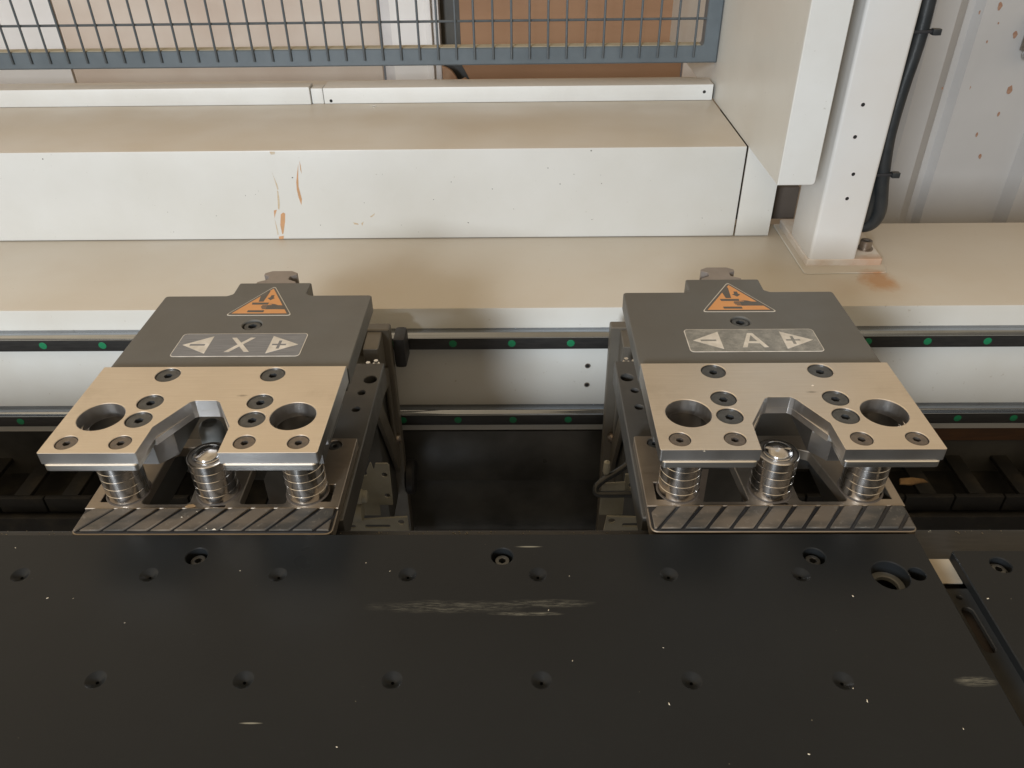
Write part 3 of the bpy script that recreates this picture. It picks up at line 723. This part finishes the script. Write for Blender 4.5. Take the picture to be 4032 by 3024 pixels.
energy_chain(250, 1200, 'dusted black cable chain under the beam right of the A clamp')
def lower_cover():
    t = empty('lower_cover', (-20, 600, -420)); tag(t, 'smooth dark sheet metal cover below the rails between the two clamps', 'cover')
    def P(s, n, m, **k):
        o = s.build(n, m, t, **k); o.matrix_parent_inverse = Matrix.Translation(-t.location); return o
    s = MB(); s.box(-240, 215, 683.5, 689, -330, -257, 1); P(s, 'back_sheet', 'dark_sheet')
    s = MB(); s.box(-240, 215, 480, 683, -420, -412, 2); P(s, 'shelf_sheet', 'dark_sheet')
lower_cover()
for (x, y, z, sx, sy, rz, lab) in ((424, 645, -299, 17, 4.2, 0.15, 'splintered yellow wood offcut lying on the cable chain right of the A clamp'), (-262, 560, -285, 14, 6, 0.5, 'yellow wood offcut lying beside the left chain behind the X clamp')):
    s = MB(); s.plate([(-sx, -sy), (-sx*.2, -sy*1.3), (sx*.5, -sy*.7), (sx, -sy*.8), (sx*.8, sy*.4), (sx*.1, sy), (-sx*.8, sy*.8)], 0, 3, b=0.5)
    o = s.build('wood_offcut', 'wood', None, loc=(x, y, z)); o.rotation_euler = (0.1, 0.1, rz); tag(o, lab, 'wood scrap')

# ------------------------------------------------------------------ clamp units
def plate_outline():
    L = [(-80, 0), (-23.4, 0), (-22.8, 24), (-9.2, 49.0), (-6.8, 50.4), (6.8, 50.4), (9.2, 48.6), (22.8, 24.2), (23.4, 0), (80, 0), (80, 88.5), (-80, 88.5)]
    return rnd(L, [1.2, 0.4, 0.6, 1.2, 1.2, 1.2, 1.2, 0.6, 0.4, 1.2, 0.5, 0.5], 3)
BIG = [(-34.4, 79.2), (-34.2, 49.3), (-34.2, 31.5), (34.0, 79.2), (34.0, 49.3), (34.0, 31.3)]
SMALL = [(-67.4, 9.7), (-36.0, 9.8), (35.8, 9.8), (67.0, 9.7)]

def clip_poly(poly, planes):
    for (nx, ny, d) in planes:
        out = []
        for i in range(len(poly)):
            a = poly[i]; b = poly[(i+1) % len(poly)]; fa = nx*a[0]+ny*a[1]-d; fb = nx*b[0]+ny*b[1]-d
            if fa <= 0: out.append(a)
            if (fa < 0 < fb) or (fb < 0 < fa):
                t = fa/(fa-fb); out.append((a[0]+(b[0]-a[0])*t, a[1]+(b[1]-a[1])*t))
        poly = out
        if len(poly) < 3: return []
    return poly

def warning_label(p, z, dx=0.0, sc=1.0):
    t = MB(); ox = dx
    def T(pts): return [((x-2.9)*sc+2.9+ox, y) for x, y in pts]
    OUT = [(-25.3, 163.0), (30.0, 162.6), (3.0, 209.4)]
    t.plate(rnd(T(OUT), 2.2, 5), z, z+0.18, b=0.05); lab = t.build('warning_label', 'sign_rim', p)
    t = MB(); t.plate(rnd(T([(-24.2, 163.7), (28.9, 163.3), (3.0, 208.0)]), 2.0, 5), z+0.18, z+0.26, b=0); t.build('dark_triangle', 'sign_dark', lab)
    z1 = z+0.26; z2 = z+0.32
    # orange triangle (kept whole) with the dark pictogram laid on it
    t = MB(); t.plate(rnd(T([(-20.6, 165.9), (25.2, 165.6), (3.1, 204.8)]), 0.5, 2), z1, z2, b=0); t.build('orange_triangle', 'orange', lab)
    d = MB(); z3 = z2; z4 = z2+0.06
    for poly in ([(-4.6, 194.0), (-0.2, 202.0), (1.6, 200.4), (4.4-3.9, 183.6), (-3.6, 183.6)],
                 [(-8.4, 182.3), (5.8, 182.1), (5.6, 179.0), (-7.9, 179.1)],
                 [(-8.4, 170.4), (5.3, 170.3), (5.3, 167.2), (-8.4, 167.4)],
                 [(4.4, 193.9), (7.1, 193.9), (7.1, 190.4), (8.6, 189.2), (5.6, 185.8), (2.3, 189.4), (4.2, 190.3)],
                 [(6.0, 180.0), (8.6, 180.1), (11.8, 179.5), (14.4, 178.0), (18.4, 177.8), (22.4, 171.6), (13.2, 171.8), (5.6, 171.7), (5.6, 178.2), (9.2, 178.4), (8.9, 179.2)],
                 [(1.2, 178.2), (5.5, 178.2), (5.5, 177.0), (1.2, 177.0)], [(0.7, 176.6), (5.5, 176.6), (5.5, 175.3), (0.7, 175.3)],
                 [(1.4, 174.9), (5.5, 174.9), (5.5, 173.7), (1.4, 173.7)], [(2.4, 173.3), (5.5, 173.3), (5.5, 172.1), (2.4, 172.1)]):
        d.plate(T(poly), z3, z4, b=0)
    d.build('pictogram', 'sign_dark', lab)

def axis_label(p, letter, z, x0, x1, y0, y1, face):
    s = MB(); s.plate(rrect(x0, y0, x1, y1, 3.0, 6), z, z+0.22, b=0.06); lab = s.build('axis_label', 'label_bright', p)
    s = MB(); s.plate(rrect(x0+0.55, y0+0.55, x1-0.55, y1-0.55, 2.6, 6), z+0.22, z+0.30, b=0); s.build('label_face', face, lab)
    cx = (x0+x1)/2; cy = (y0+y1)/2-0.2; za = z+0.30; zb = z+0.38; W = (x1-x0)/89.0
    def box(a, b, c, d): return [(a, b), (c, b), (c, d), (a, d)]
    bar = box(-7.0, -1.1, 7.0, 1.1)
    # minus arrow: triangle with a bar shaped opening
    s = MB(); s.plate([(cx-40.3*W, cy), (cx-21.6*W, cy-11.4), (cx-21.6*W, cy+11.4)], za, zb, [([(cx-(35.2)*W, cy-1.15), (cx-24.6*W, cy-1.15), (cx-24.6*W, cy+1.15), (cx-35.2*W, cy+1.15)], 0)], b=0); s.build('minus_arrow', 'label_bright', lab)
    px = cx+27.2*W; w = 1.05; L = 4.9
    plus = [(px-L, cy-w), (px-w, cy-w), (px-w, cy-L*1.1), (px+w, cy-L*1.1), (px+w, cy-w), (px+L, cy-w), (px+L, cy+w), (px+w, cy+w), (px+w, cy+L*1.1), (px-w, cy+L*1.1), (px-w, cy+w), (px-L, cy+w)]
    s = MB(); s.plate([(cx+40.6*W, cy), (cx+20.6*W, cy+11.4), (cx+20.6*W, cy-11.4)], za, zb, [(plus, 0)], b=0); s.build('plus_arrow', 'label_bright', lab)
    s = MB(); hh = 9.3
    if letter == 'X':
        out = [(-8.6, -hh), (-5.2, -hh), (0, -2.2), (5.2, -hh), (8.8, -hh), (1.9, 0.3), (8.3, hh), (5.0, hh), (0, 2.6), (-5.0, hh), (-8.4, hh), (-1.9, 0.3)]
        s.plate([(cx+x, cy+y) for x, y in out], za, zb, b=0)
    else:
        out = [(-8.9, -hh), (-5.7, -hh), (-3.9, -4.0), (3.9, -4.0), (5.7, -hh), (8.9, -hh), (1.9, hh), (-1.9, hh)]
        s.plate([(cx+x, cy+y) for x, y in out], za, zb, [([(cx-2.9, cy-1.5), (cx+2.9, cy-1.5), (cx, cy+6.9)], 0)], b=0)
    s.build('letter', 'label_bright', lab)

def clamp(cx, y0, letter, label, face, lx0, lx1, wdx, slot_angle, side):
    t = empty('clamp_unit', (cx, y0, 0)); tag(t, label, 'clamp', 'clamp units on the guide beam')
    # --- upper clamping plate
    holes = [(circ(x, y, 7.9, 40), 0.35) for x, y in BIG] + [(circ(x, y, 6.3, 36), 0.3) for x, y in SMALL] + [(circ(-58.2, 34.5, 13.7, 64), 0.35), (circ(58.0, 34.5, 13.7, 64), 0.35)]
    s = MB(); s.plate(plate_outline(), -8, 0, holes, b=0.14); top = s.build('top_plate', 'ground_steel', t)
    top.data.materials.append(M['edge_steel'])
    for p in top.data.polygons:
        if abs(p.normal.z) < 0.5: p.material_index = 1
    s = MB(); q = rnd([(-79.98, 22.5), (-22.84, 22.5), (-9.16, 49.0), (-6.78, 50.42), (6.78, 50.42), (9.16, 48.6), (22.84, 22.5), (79.98, 22.5), (79.98, 88.4), (-79.98, 88.4)], [0, 0, 1.2, 1.2, 1.2, 1.2, 0, 0, .5, .5], 3)
    s.plate(q, -12.4, -8.02, [(circ(-58.2, 34.5-0.3, 13.72, 64), 0), (circ(58.0, 34.5-.3, 13.72, 64), 0)] if False else [], b=0.0) if False else None
    s.plate(q, -12.4, -8.02, [(circ(-58.2, 37.2, 13.7, 48), 0), (circ(58.0, 37.2, 13.7, 48), 0)], b=0.0); s.build('plate_web', 'edge_steel', t)
    for i, (x, y) in enumerate(BIG): screw(top, x, y, -0.95, 'big', i*0.7)
    for i, (x, y) in enumerate(SMALL): screw(top, x, y, -0.7, 'small', i*1.1)
    # --- clamping pads under the two front lobes
    for sx in (-1, 1):
        xa, xb = (-78.4, -24.2) if sx < 0 else (24.2, 78.4)
        s = MB(); s.plate(rnd([(xa, -0.9), (xb, -0.9), (xb, 22.2), (xa, 22.2)], [2.6, 2.6, .5, .5], 4), -12.8, -8.02, b=0.55); s.build('clamping_pad', 'pad_steel', t)
    # --- fork blocks under the plate
    for sx in (-1, 1):
        pts = [(73.5, 27.5), (28.6, 27.5), (19.4, 37.5), (19.4, 88), (73.5, 88)]
        s = MB(); s.plate([(sx*x, y) for x, y in pts], -32, -12.45, [(circ(sx*58.1, 43.4, 13.7, 40), 0.3)], b=0.4); s.build('fork_block', 'block_steel', t)
    # --- dark anodized carriage top
    blk = [(-80, 92), (80, 92), (80, 194), (32.5, 194), (28.6, 197), (28.6, 215), (-28.6, 215), (-28.6, 197), (-32.5, 194), (-80, 194)]
    s = MB(); s.plate(rnd(blk, [0.3, 0.3, 3, 2.5, 2.5, 1.5, 1.5, 2.5, 2.5, 3], 3), -17, -4, [(circ(-0.3, 149.6, 7.0, 40), 0.6)], b=0.6); body = s.build('carriage_top', 'anodized', t)
    s = MB(); s.box(-79.5, 79.5, 84, 92.0, -17, -4.3, 0.3); s.build('carriage_step', 'anodized', t)
    cap_screw('adjusting_screw', t, -0.3, 149.6, -5.2, 6.2, 8, 3.3, 'screw_black')
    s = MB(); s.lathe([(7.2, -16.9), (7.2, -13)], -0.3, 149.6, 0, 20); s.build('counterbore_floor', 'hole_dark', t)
    warning_label(t, -4.0, wdx, 0.90 if letter == 'X' else 1.0)
    axis_label(t, letter, -4.0, lx0, lx1, 106.8 if letter == 'X' else 108.2, 137.0 if letter == 'X' else 138.0, face)
    # --- vertical guide rail whose end shows behind the tab
    prof = [(-15.5, 214), (-15.5, 217), (-8.6, 221), (-8.2, 224), (-8.8, 227), (-13.2, 229.5), (-13.2, 232.5), (-8.0, 236.2), (8.0, 236.2), (13.2, 232.5), (13.2, 229.5), (8.8, 227), (8.2, 224), (8.6, 221), (15.5, 217), (15.5, 214)]
    s = MB(); s.plate(prof, -260, -4, b=0.25); s.build('vertical_rail', 'rail_end', t, smooth=25)
    # --- lower jaw
    jaw = rnd([(-80, 18.0), (80, 18.0), (80, 88), (-80, 88)], [0.5, 0.5, 1.5, 1.5])
    holes = [(rnd([(-73, 24), (-52, 24), (-52, 40), (-73, 40)], .6), 0.3), (rnd([(52, 24), (74, 24), (74, 40), (52, 40)], .6), 0.3),
             (rnd([(-46, 22), (-15.2, 22), (-19.5, 78), (-46, 78)], [3.5, 3.5, 3, 3], 5), 0.5), (rnd([(16.2, 22), (46.5, 22), (36.5, 70), (15.0, 78)], [3.5, 3.5, 3, 3], 5), 0.5),
             (rrect(-1.5, 18.8, 8.4, 21.2, 0.5, 2), 0), (circ(65.5, 80.5, 5.2, 28), 0.5), (circ(-66.5, 80.5, 5.2, 28), 0.5)]
    s = MB(); s.plate(jaw, -68, -60, holes, b=0.4); jo = s.build('jaw_plate', 'jaw_steel', t)
    for x in (65.5, -66.5): cap_screw('jaw_screw', t, x, 80.5, -60.8, 4.6, 5, 2.0, 'screw_black')
    s = MB(); s.box(-82.5, -48, 19, 196, -84, -68.3, 0.8); s.build('arm_bar', 'arm_grey', t) if False else None
    hh = [((74.5, 172.5), 5.1), ((70.5, 154.6), 3.0), ((70.0, 133.0), 3.1)]
    for sx in (-1, 1):
        s = MB(); s.plate(rnd([(sx*82.3, 16), (sx*82.3, 196.5), (sx*54, 196.5), (sx*54, 100), (sx*47, 92), (sx*47, 16)], 1.0, 2), -90, -68.2, [(circ(sx*x, y, r, 28), 0.5) for (x, y), r in hh], b=0.8); s.build('arm_bar', 'arm_grey', t)
    s = MB(); s.box(-53.8, 53.8, 89, 196, -92, -74, 0.8); s.build('arm_bridge', 'arm_grey', t)
    s = MB(); s.plate(rnd([(-80, -3.2), (80, -3.2), (80, 17.6), (-80, 17.6)], [5, 5, 0.5, 0.5], 5), -69.5, -61.2, b=0.5); tray = s.build('strip_tray', 'jaw_steel', t)
    s = MB(); s.plate(rnd([(-79.2, -2.6), (79.2, -2.6), (79.2, 17.4), (-79.2, 17.4)], [4.5, 4.5, 0.4, 0.4], 5), -61.2, -60.6, b=0.1); s.build('rubber_base', 'rubber_black', t)
    # ribs: each slanting rubber rib is a piece
    planes = [(1, 0, 78.0), (-1, 0, 78.0), (0, 1, 17.2), (0, -1, 1.6), (0.7071, -0.7071, 55.6+0.6), (-0.7071, -0.7071, 55.6+0.6)]
    k = 0; x = -118.0
    while x < 96:
        lean = 15.8; poly = [(x, -2.6), (x+11.7, -2.6), (x+11.7+lean, 17.6), (x+lean, 17.6)]
        pc = clip_poly(poly, planes)
        if len(pc) >= 3:
            A = abs(sum(pc[i][0]*pc[(i+1) % len(pc)][1]-pc[(i+1) % len(pc)][0]*pc[i][1] for i in range(len(pc))))/2
            if A > 6:
                s = MB(); s.plate(pc, -60.6, -58.9, b=0.4); s.build('rubber_rib', 'rib', t)
        x += 14.45
    # --- stop pins made of stacked rings
    ring = MB(); ring.lathe([(11.2, 0.0), (12.6, 0.0), (12.9, 0.2), (12.9, 5.78), (12.65, 6.03), (11.2, 6.02)], 0, 0, 0, 64); rm = ring.mesh('ring', 'ring_steel')
    for px in (-58.2, 0.0, 57.6):
        py = 33.6
        s = MB(); s.lathe([(0, 0), (11.6, 0), (11.6, 30.45), (0, 30.45)], 0, 0, 0, 48)
        pin = s.build('stop_pin', 'block_steel', t, loc=(px, py, -59.9))
        s = MB(); s.lathe([(0, 0.02), (13.9, 0.02), (13.6, 0.3), (0, 0.3)], 0, 0, -0.12, 40); s.build('pin_shade_ring', 'shadow_brown', pin)  # rusty ring with the contact shadow of the pin painted in
        for i in range(5):
            o = bpy.data.objects.new('ring', rm); C.objects.link(o); o.parent = pin; o.location = (0, 0, i*6.1*mm); o.rotation_euler = (0, 0, i*0.7+px)
        # domed cap with screwdriver slot
        R_ = 8.6; bm = bmesh.new(); n = 40; rings = []
        def zc(r): return 3.0 + 1.9*(1-(r/R_)**2.2)
        prof = [(R_+0.9, 0), (R_+0.9, 0.5), (R_, 0.7), (R_, 1.3), (R_-0.4, 1.9)]
        sw = 1.05
        k2 = MB(); k2.lathe([(0, 0)] + prof + [(R_-1.5, 2.6), (R_-3, 3.1), (R_-5, 3.5), (R_-7, 3.7), (0, 3.75)], 0, 0, 0, n)
        cap = k2.build('slotted_cap', 'polished_steel', pin, loc=(0, 0, 30.5), smooth=40); cap.rotation_euler = (0, 0, slot_angle)
        me = cap.data; bm = bmesh.new(); bm.from_mesh(me)
        for co, no in (((0, sw*mm, 0), (0, 1, 0)), ((0, -sw*mm, 0), (0, 1, 0))):
            bmesh.ops.bisect_plane(bm, geom=bm.verts[:]+bm.edges[:]+bm.faces[:], plane_co=co, plane_no=no)
        bmesh.ops.bisect_plane(bm, geom=bm.verts[:]+bm.edges[:]+bm.faces[:], plane_co=(0, 0, 2.0*mm), plane_no=(0, 0, 1))
        kill = [f for f in bm.faces if abs(f.calc_center_median().y) < sw*mm and f.calc_center_median().z > 2.0*mm]
        bmesh.ops.delete(bm, geom=kill, context='FACES')
        rr = math.sqrt(R_**2-sw**2)*mm
        for sy in (-1, 1):
            vs = sorted([v for v in bm.verts if abs(v.co.y-sy*sw*mm) < 1e-6 and v.co.z > 1.99*mm], key=lambda v: v.co.x)
            if len(vs) > 2:
                try: bm.faces.new(vs)
                except ValueError: pass
        vv = [bm.verts.new((sx*rr*1.0, sy*sw*mm, 1.99*mm)) for sx, sy in ((-1, -1), (1, -1), (1, 1), (-1, 1))]; bm.faces.new(vv)
        bmesh.ops.recalc_face_normals(bm, faces=bm.faces); bm.to_mesh(me); bm.free(); me.set_sharp_from_angle(angle=math.radians(40))
    # --- knob deeper under the notch
    if side > 0:
        s = MB(); s.lathe([(0, -60), (8.0, -60), (8.2, -58), (8.2, -38), (7.2, -34.5), (5.0, -32.6), (0, -32)], -12.0, 70.5, 0, 36); s.build('pusher_knob', 'arm_bush', t)
        s = MB(); s.box(-19.2, 19.2, 60, 88.8, -74, -60.3, 0.6); s.build('cross_bar', 'arm_grey', t)
    else:
        s = MB(); s.lathe([(0, -74), (5.5, -74), (5.5, -72.5), (3, -72.5), (3, -73.4), (0, -73.4)], -14, 112, 0, 28); s.build('sunk_screw', 'screw_black', t)
    # --- carriage plate on the guide rails
    s = MB(); s.T = Matrix.Translation((0, 302, 0)) @ VXZ
    s.plate(rnd([(-75, -430), (70, -430), (70.4, -92), (-75, -92)], 2), 0, 12, b=1.0); s.build('carriage_plate', 'carriage_grey', t)
    for sx in (-1, 1):
        xa = 50 if sx > 0 else -66
        s = MB(); s.T = VYZ; s.plate(rnd([(289.8, -94), (289.8, -133), (262, -116), (262, -96)], 1), xa, xa+14, b=0.8); s.build('top_bracket', 'carriage_grey', t)
        xs_ = 62 if sx > 0 else -66
        s = MB(); s.T = VYZ; s.plate([(289.8, -134), (289.8, -262), (283, -262), (196, -92), (214, -92)], xs_, xs_+4, [([(285, -150), (285, -225), (240, -140)], 0.4)], b=0.4); s.build('gusset', 'carriage_grey', t)
        s = MB(); s.lathe([(0, 0), (5, 0), (5, 3), (2.5, 5), (0, 5)], sx*66, 289, -221, 20, 'Y'); s.build('gusset_bolt', 'bolt_steel', t)
        s = MB()
        for q in (0, 1): s.lathe([(0, 0), (3.2, 0), (3.2, 5), (2.0, 5), (2.0, 8), (0, 8)], sx*(60+q*6.5), 234+q*3, -100, 6)
        s.build('grease_nipple', 'pad_steel', t)
    s = MB(); s.box(-60, 60, 236.5, 289.5, -300, -120, 1); s.build('slide_block', 'dark_sheet', t)
    s = MB(); s.box(70.6, 82.5, 298, 324, -141, -108, 4); s.build('end_bumper', 'rubber_black', t)
    s = MB(); s.lathe([(0, 0), (17, 0), (19, 2), (19, 8), (17, 10), (0, 10)], 69, 300, -283, 32, 'X'); s.build('lower_bumper', 'rubber_black', t)
    # --- sensor brackets
    if side > 0:
        out = rnd([(42.5, -225), (64.8, -225), (65.2, -212), (77.5, -212), (78.6, -165), (77, -162.5), (66.5, -162.5), (64.2, -172), (62.8, -159.5), (58, -171), (58, -176), (52, -178), (50, -196), (44, -214)], 1.0, 2)
        s = MB(); s.T = Matrix.Translation((0, 182, 0)) @ VXZ; s.plate(out, 0, 1.6, [(circ(73.3, -175.8, 2.7, 20), 0.2), (circ(73.4, -200.4, 2.7, 20), 0.2)], b=0.3); s.build('sensor_bracket', 'bracket_cream', t)
        s = MB(); s.T = Matrix.Translation((0, 160, 0)) @ VXZ
        s.plate([(34, -240), (94, -240), (93.5, -205), (43, -209)], 0, 2, [(rrect(55, -218.6, 77.8, -214.4, 2), 0.2), (rrect(40, -218.6, 47, -214.8, 1.9), 0.2), (circ(87.5, -211.5, 3, 20), 0.2)], b=0.3); s.build('slotted_bracket', 'bracket_cream', t)
        s = MB(); s.lathe([(0, 0), (6.5, 0), (6.5, 9), (5.5, 9.5), (5.5, 13), (4, 14), (0, 14)], 46, 164, -186, 24, 'X'); s.lathe([(0, 0), (8, 0), (8, 10), (0, 10)], 44, 162, -203, 24, 'X'); s.build('cable_gland', 'bracket_cream', t)
        s = MB(); s.tube([(50, 176, -150), (53, 172, -165), (48, 168, -176), (46, 166, -184)], 2.6, 10); s.build('sensor_cable', 'cable_black', t)
    else:
        out = rnd([(-88, -226), (-66.5, -226), (-66.5, -186), (-87, -188)], 1.0, 2)
        s = MB(); s.T = Matrix.Translation((0, 182, 0)) @ VXZ; s.plate(out, 0, 1.6, b=0.3); s.build('sensor_bracket', 'bracket_cream', t)
        s = MB(); s.T = Matrix.Translation((0, 190, 0)) @ VXZ; s.plate([(-66, -210), (-52, -210), (-52, -184), (-66, -184)], 0, 2, [(circ(-59.5, -197, 3.2, 20), 0.2)], b=0.3); s.build('sensor_bracket', 'bracket_cream', t)
        s = MB(); s.T = Matrix.Translation((0, 160, 0)) @ VXZ
        s.plate([(-88, -240), (-40, -240), (-40, -208), (-84, -206)], 0, 2, [(rrect(-70, -218.6, -46, -214.4, 2), 0.2), (circ(-79.5, -211.5, 3, 20), 0.2)], b=0.3); s.build('slotted_bracket', 'bracket_cream', t)
        s = MB(); pts = [(-62, 190, -158), (-64, 186, -168), (-74, 182, -175), (-86, 178, -181), (-93, 174, -186), (-92, 170, -190), (-80, 168, -189), (-64, 166, -187), (-50, 164, -187)]
        P_ = [Vector(p) for p in pts]; sm = []
        for i in range(len(P_)-1):
            a = P_[max(i-1,0)]; b = P_[i]; c = P_[i+1]; d = P_[min(i+2, len(P_)-1)]
            for k in range(5):
                u = k/5; sm.append(0.5*((2*b)+(-a+c)*u+(2*a-5*b+4*c-d)*u*u+(-a+3*b-3*c+d)*u**3))
        s.tube(sm, 3.0, 12); s.build('sensor_cable', 'cable_black', t)
        s = MB(); s.lathe([(0, 0), (2.2, 0), (3.4, 4), (2.8, 14), (0, 16)], -84, 182, -178, 10); s.build('cable_lug', 'bracket_cream', t)
    return t
clamp(-196.5, 338.0, 'X', 'left grey and steel clamp unit marked with the letter X', 'label_x', -45.2, 43.9, -2.0, math.radians(52), 1)
clamp(156.5, 339.4, 'A', 'right grey and steel clamp unit marked with the letter A', 'label_a', -43.4, 47.4, 0.0, math.radians(-6), -1)

# ------------------------------------------------------------------ small flakes of wood dust on the tables
FL = [(-264.5,285.2,1.3),(-250,285,.6),(-214.3,268.5,.7),(-163,304.9,.8),(-86.7,199,1.0),(-91.6,310.8,.7),(-302.6,322.8,.9),(-76.9,304.5,.9),(12.9,277,1.1),(24.1,245.2,.8),(71.2,253,.8),(69.2,221.2,1.5),(25.3,300.8,.6),(179.6,286.5,1.2),(164.4,223,1.7),(160,229.8,.9),(128.5,196.2,1.1),(203.6,208.7,.9),(251.9,284.8,1.4)]
s = MB()
for x, y, r in FL:
    a = random.uniform(0, 3.1); c, d = math.cos(a), math.sin(a); L = r*.58; w = L*random.uniform(.35, .6); z = -60.0
    p = [(-L, -w*.6), (L*.7, -w), (L, w*.5), (-L*.4, w)]
    b = len(s.v)
    s.add([(x+u*c-v*d, y+u*d+v*c, z+0.02) for u, v in p] + [(x, y, z+L*.55)], [(0,1,4),(1,2,4),(2,3,4),(3,0,4),(3,2,1,0)])
for (x, y, z, r) in ((-211.5, 347.2, -59.2, 1.4), (-208, 348.0, -59.2, .9), (-204, 352.2, -59.2, 1.1), (-193, 337.5, -59.2, 1.2), (-188, 337.0, -59.2, 1.6), (-183.5, 336.9, -59.2, 1.0), (152, 345, -59.2, .7), (180.5, 402, 0.02, 1.0), (101, 338.8, -0.4, .8)):
    s.add([(x-r, y-r*.3, z), (x+r*.8, y-r*.4, z), (x+r*.3, y+r*.5, z), (x, y, z+r*.5)], [(0,1,3),(1,2,3),(2,0,3),(0,2,1)])
tag(s.build('sawdust_flakes', 'flake', None), 'pale flecks of sawdust scattered over the black table and clamp strips', 'sawdust', kind='stuff')
s = MB(); s.plate([(-3.4, -1.0), (-1.2, -1.8), (1.8, -1.5), (3.3, -0.3), (1.5, 1.2), (-1.8, 1.0)], 0, .8, b=.2)
tag(s.build('wood_chip', 'wood', None, loc=(-209.8, 357.8, -59.9)), 'orange wood chip on the X clamp jaw beside its middle stop pin', 'wood chip')
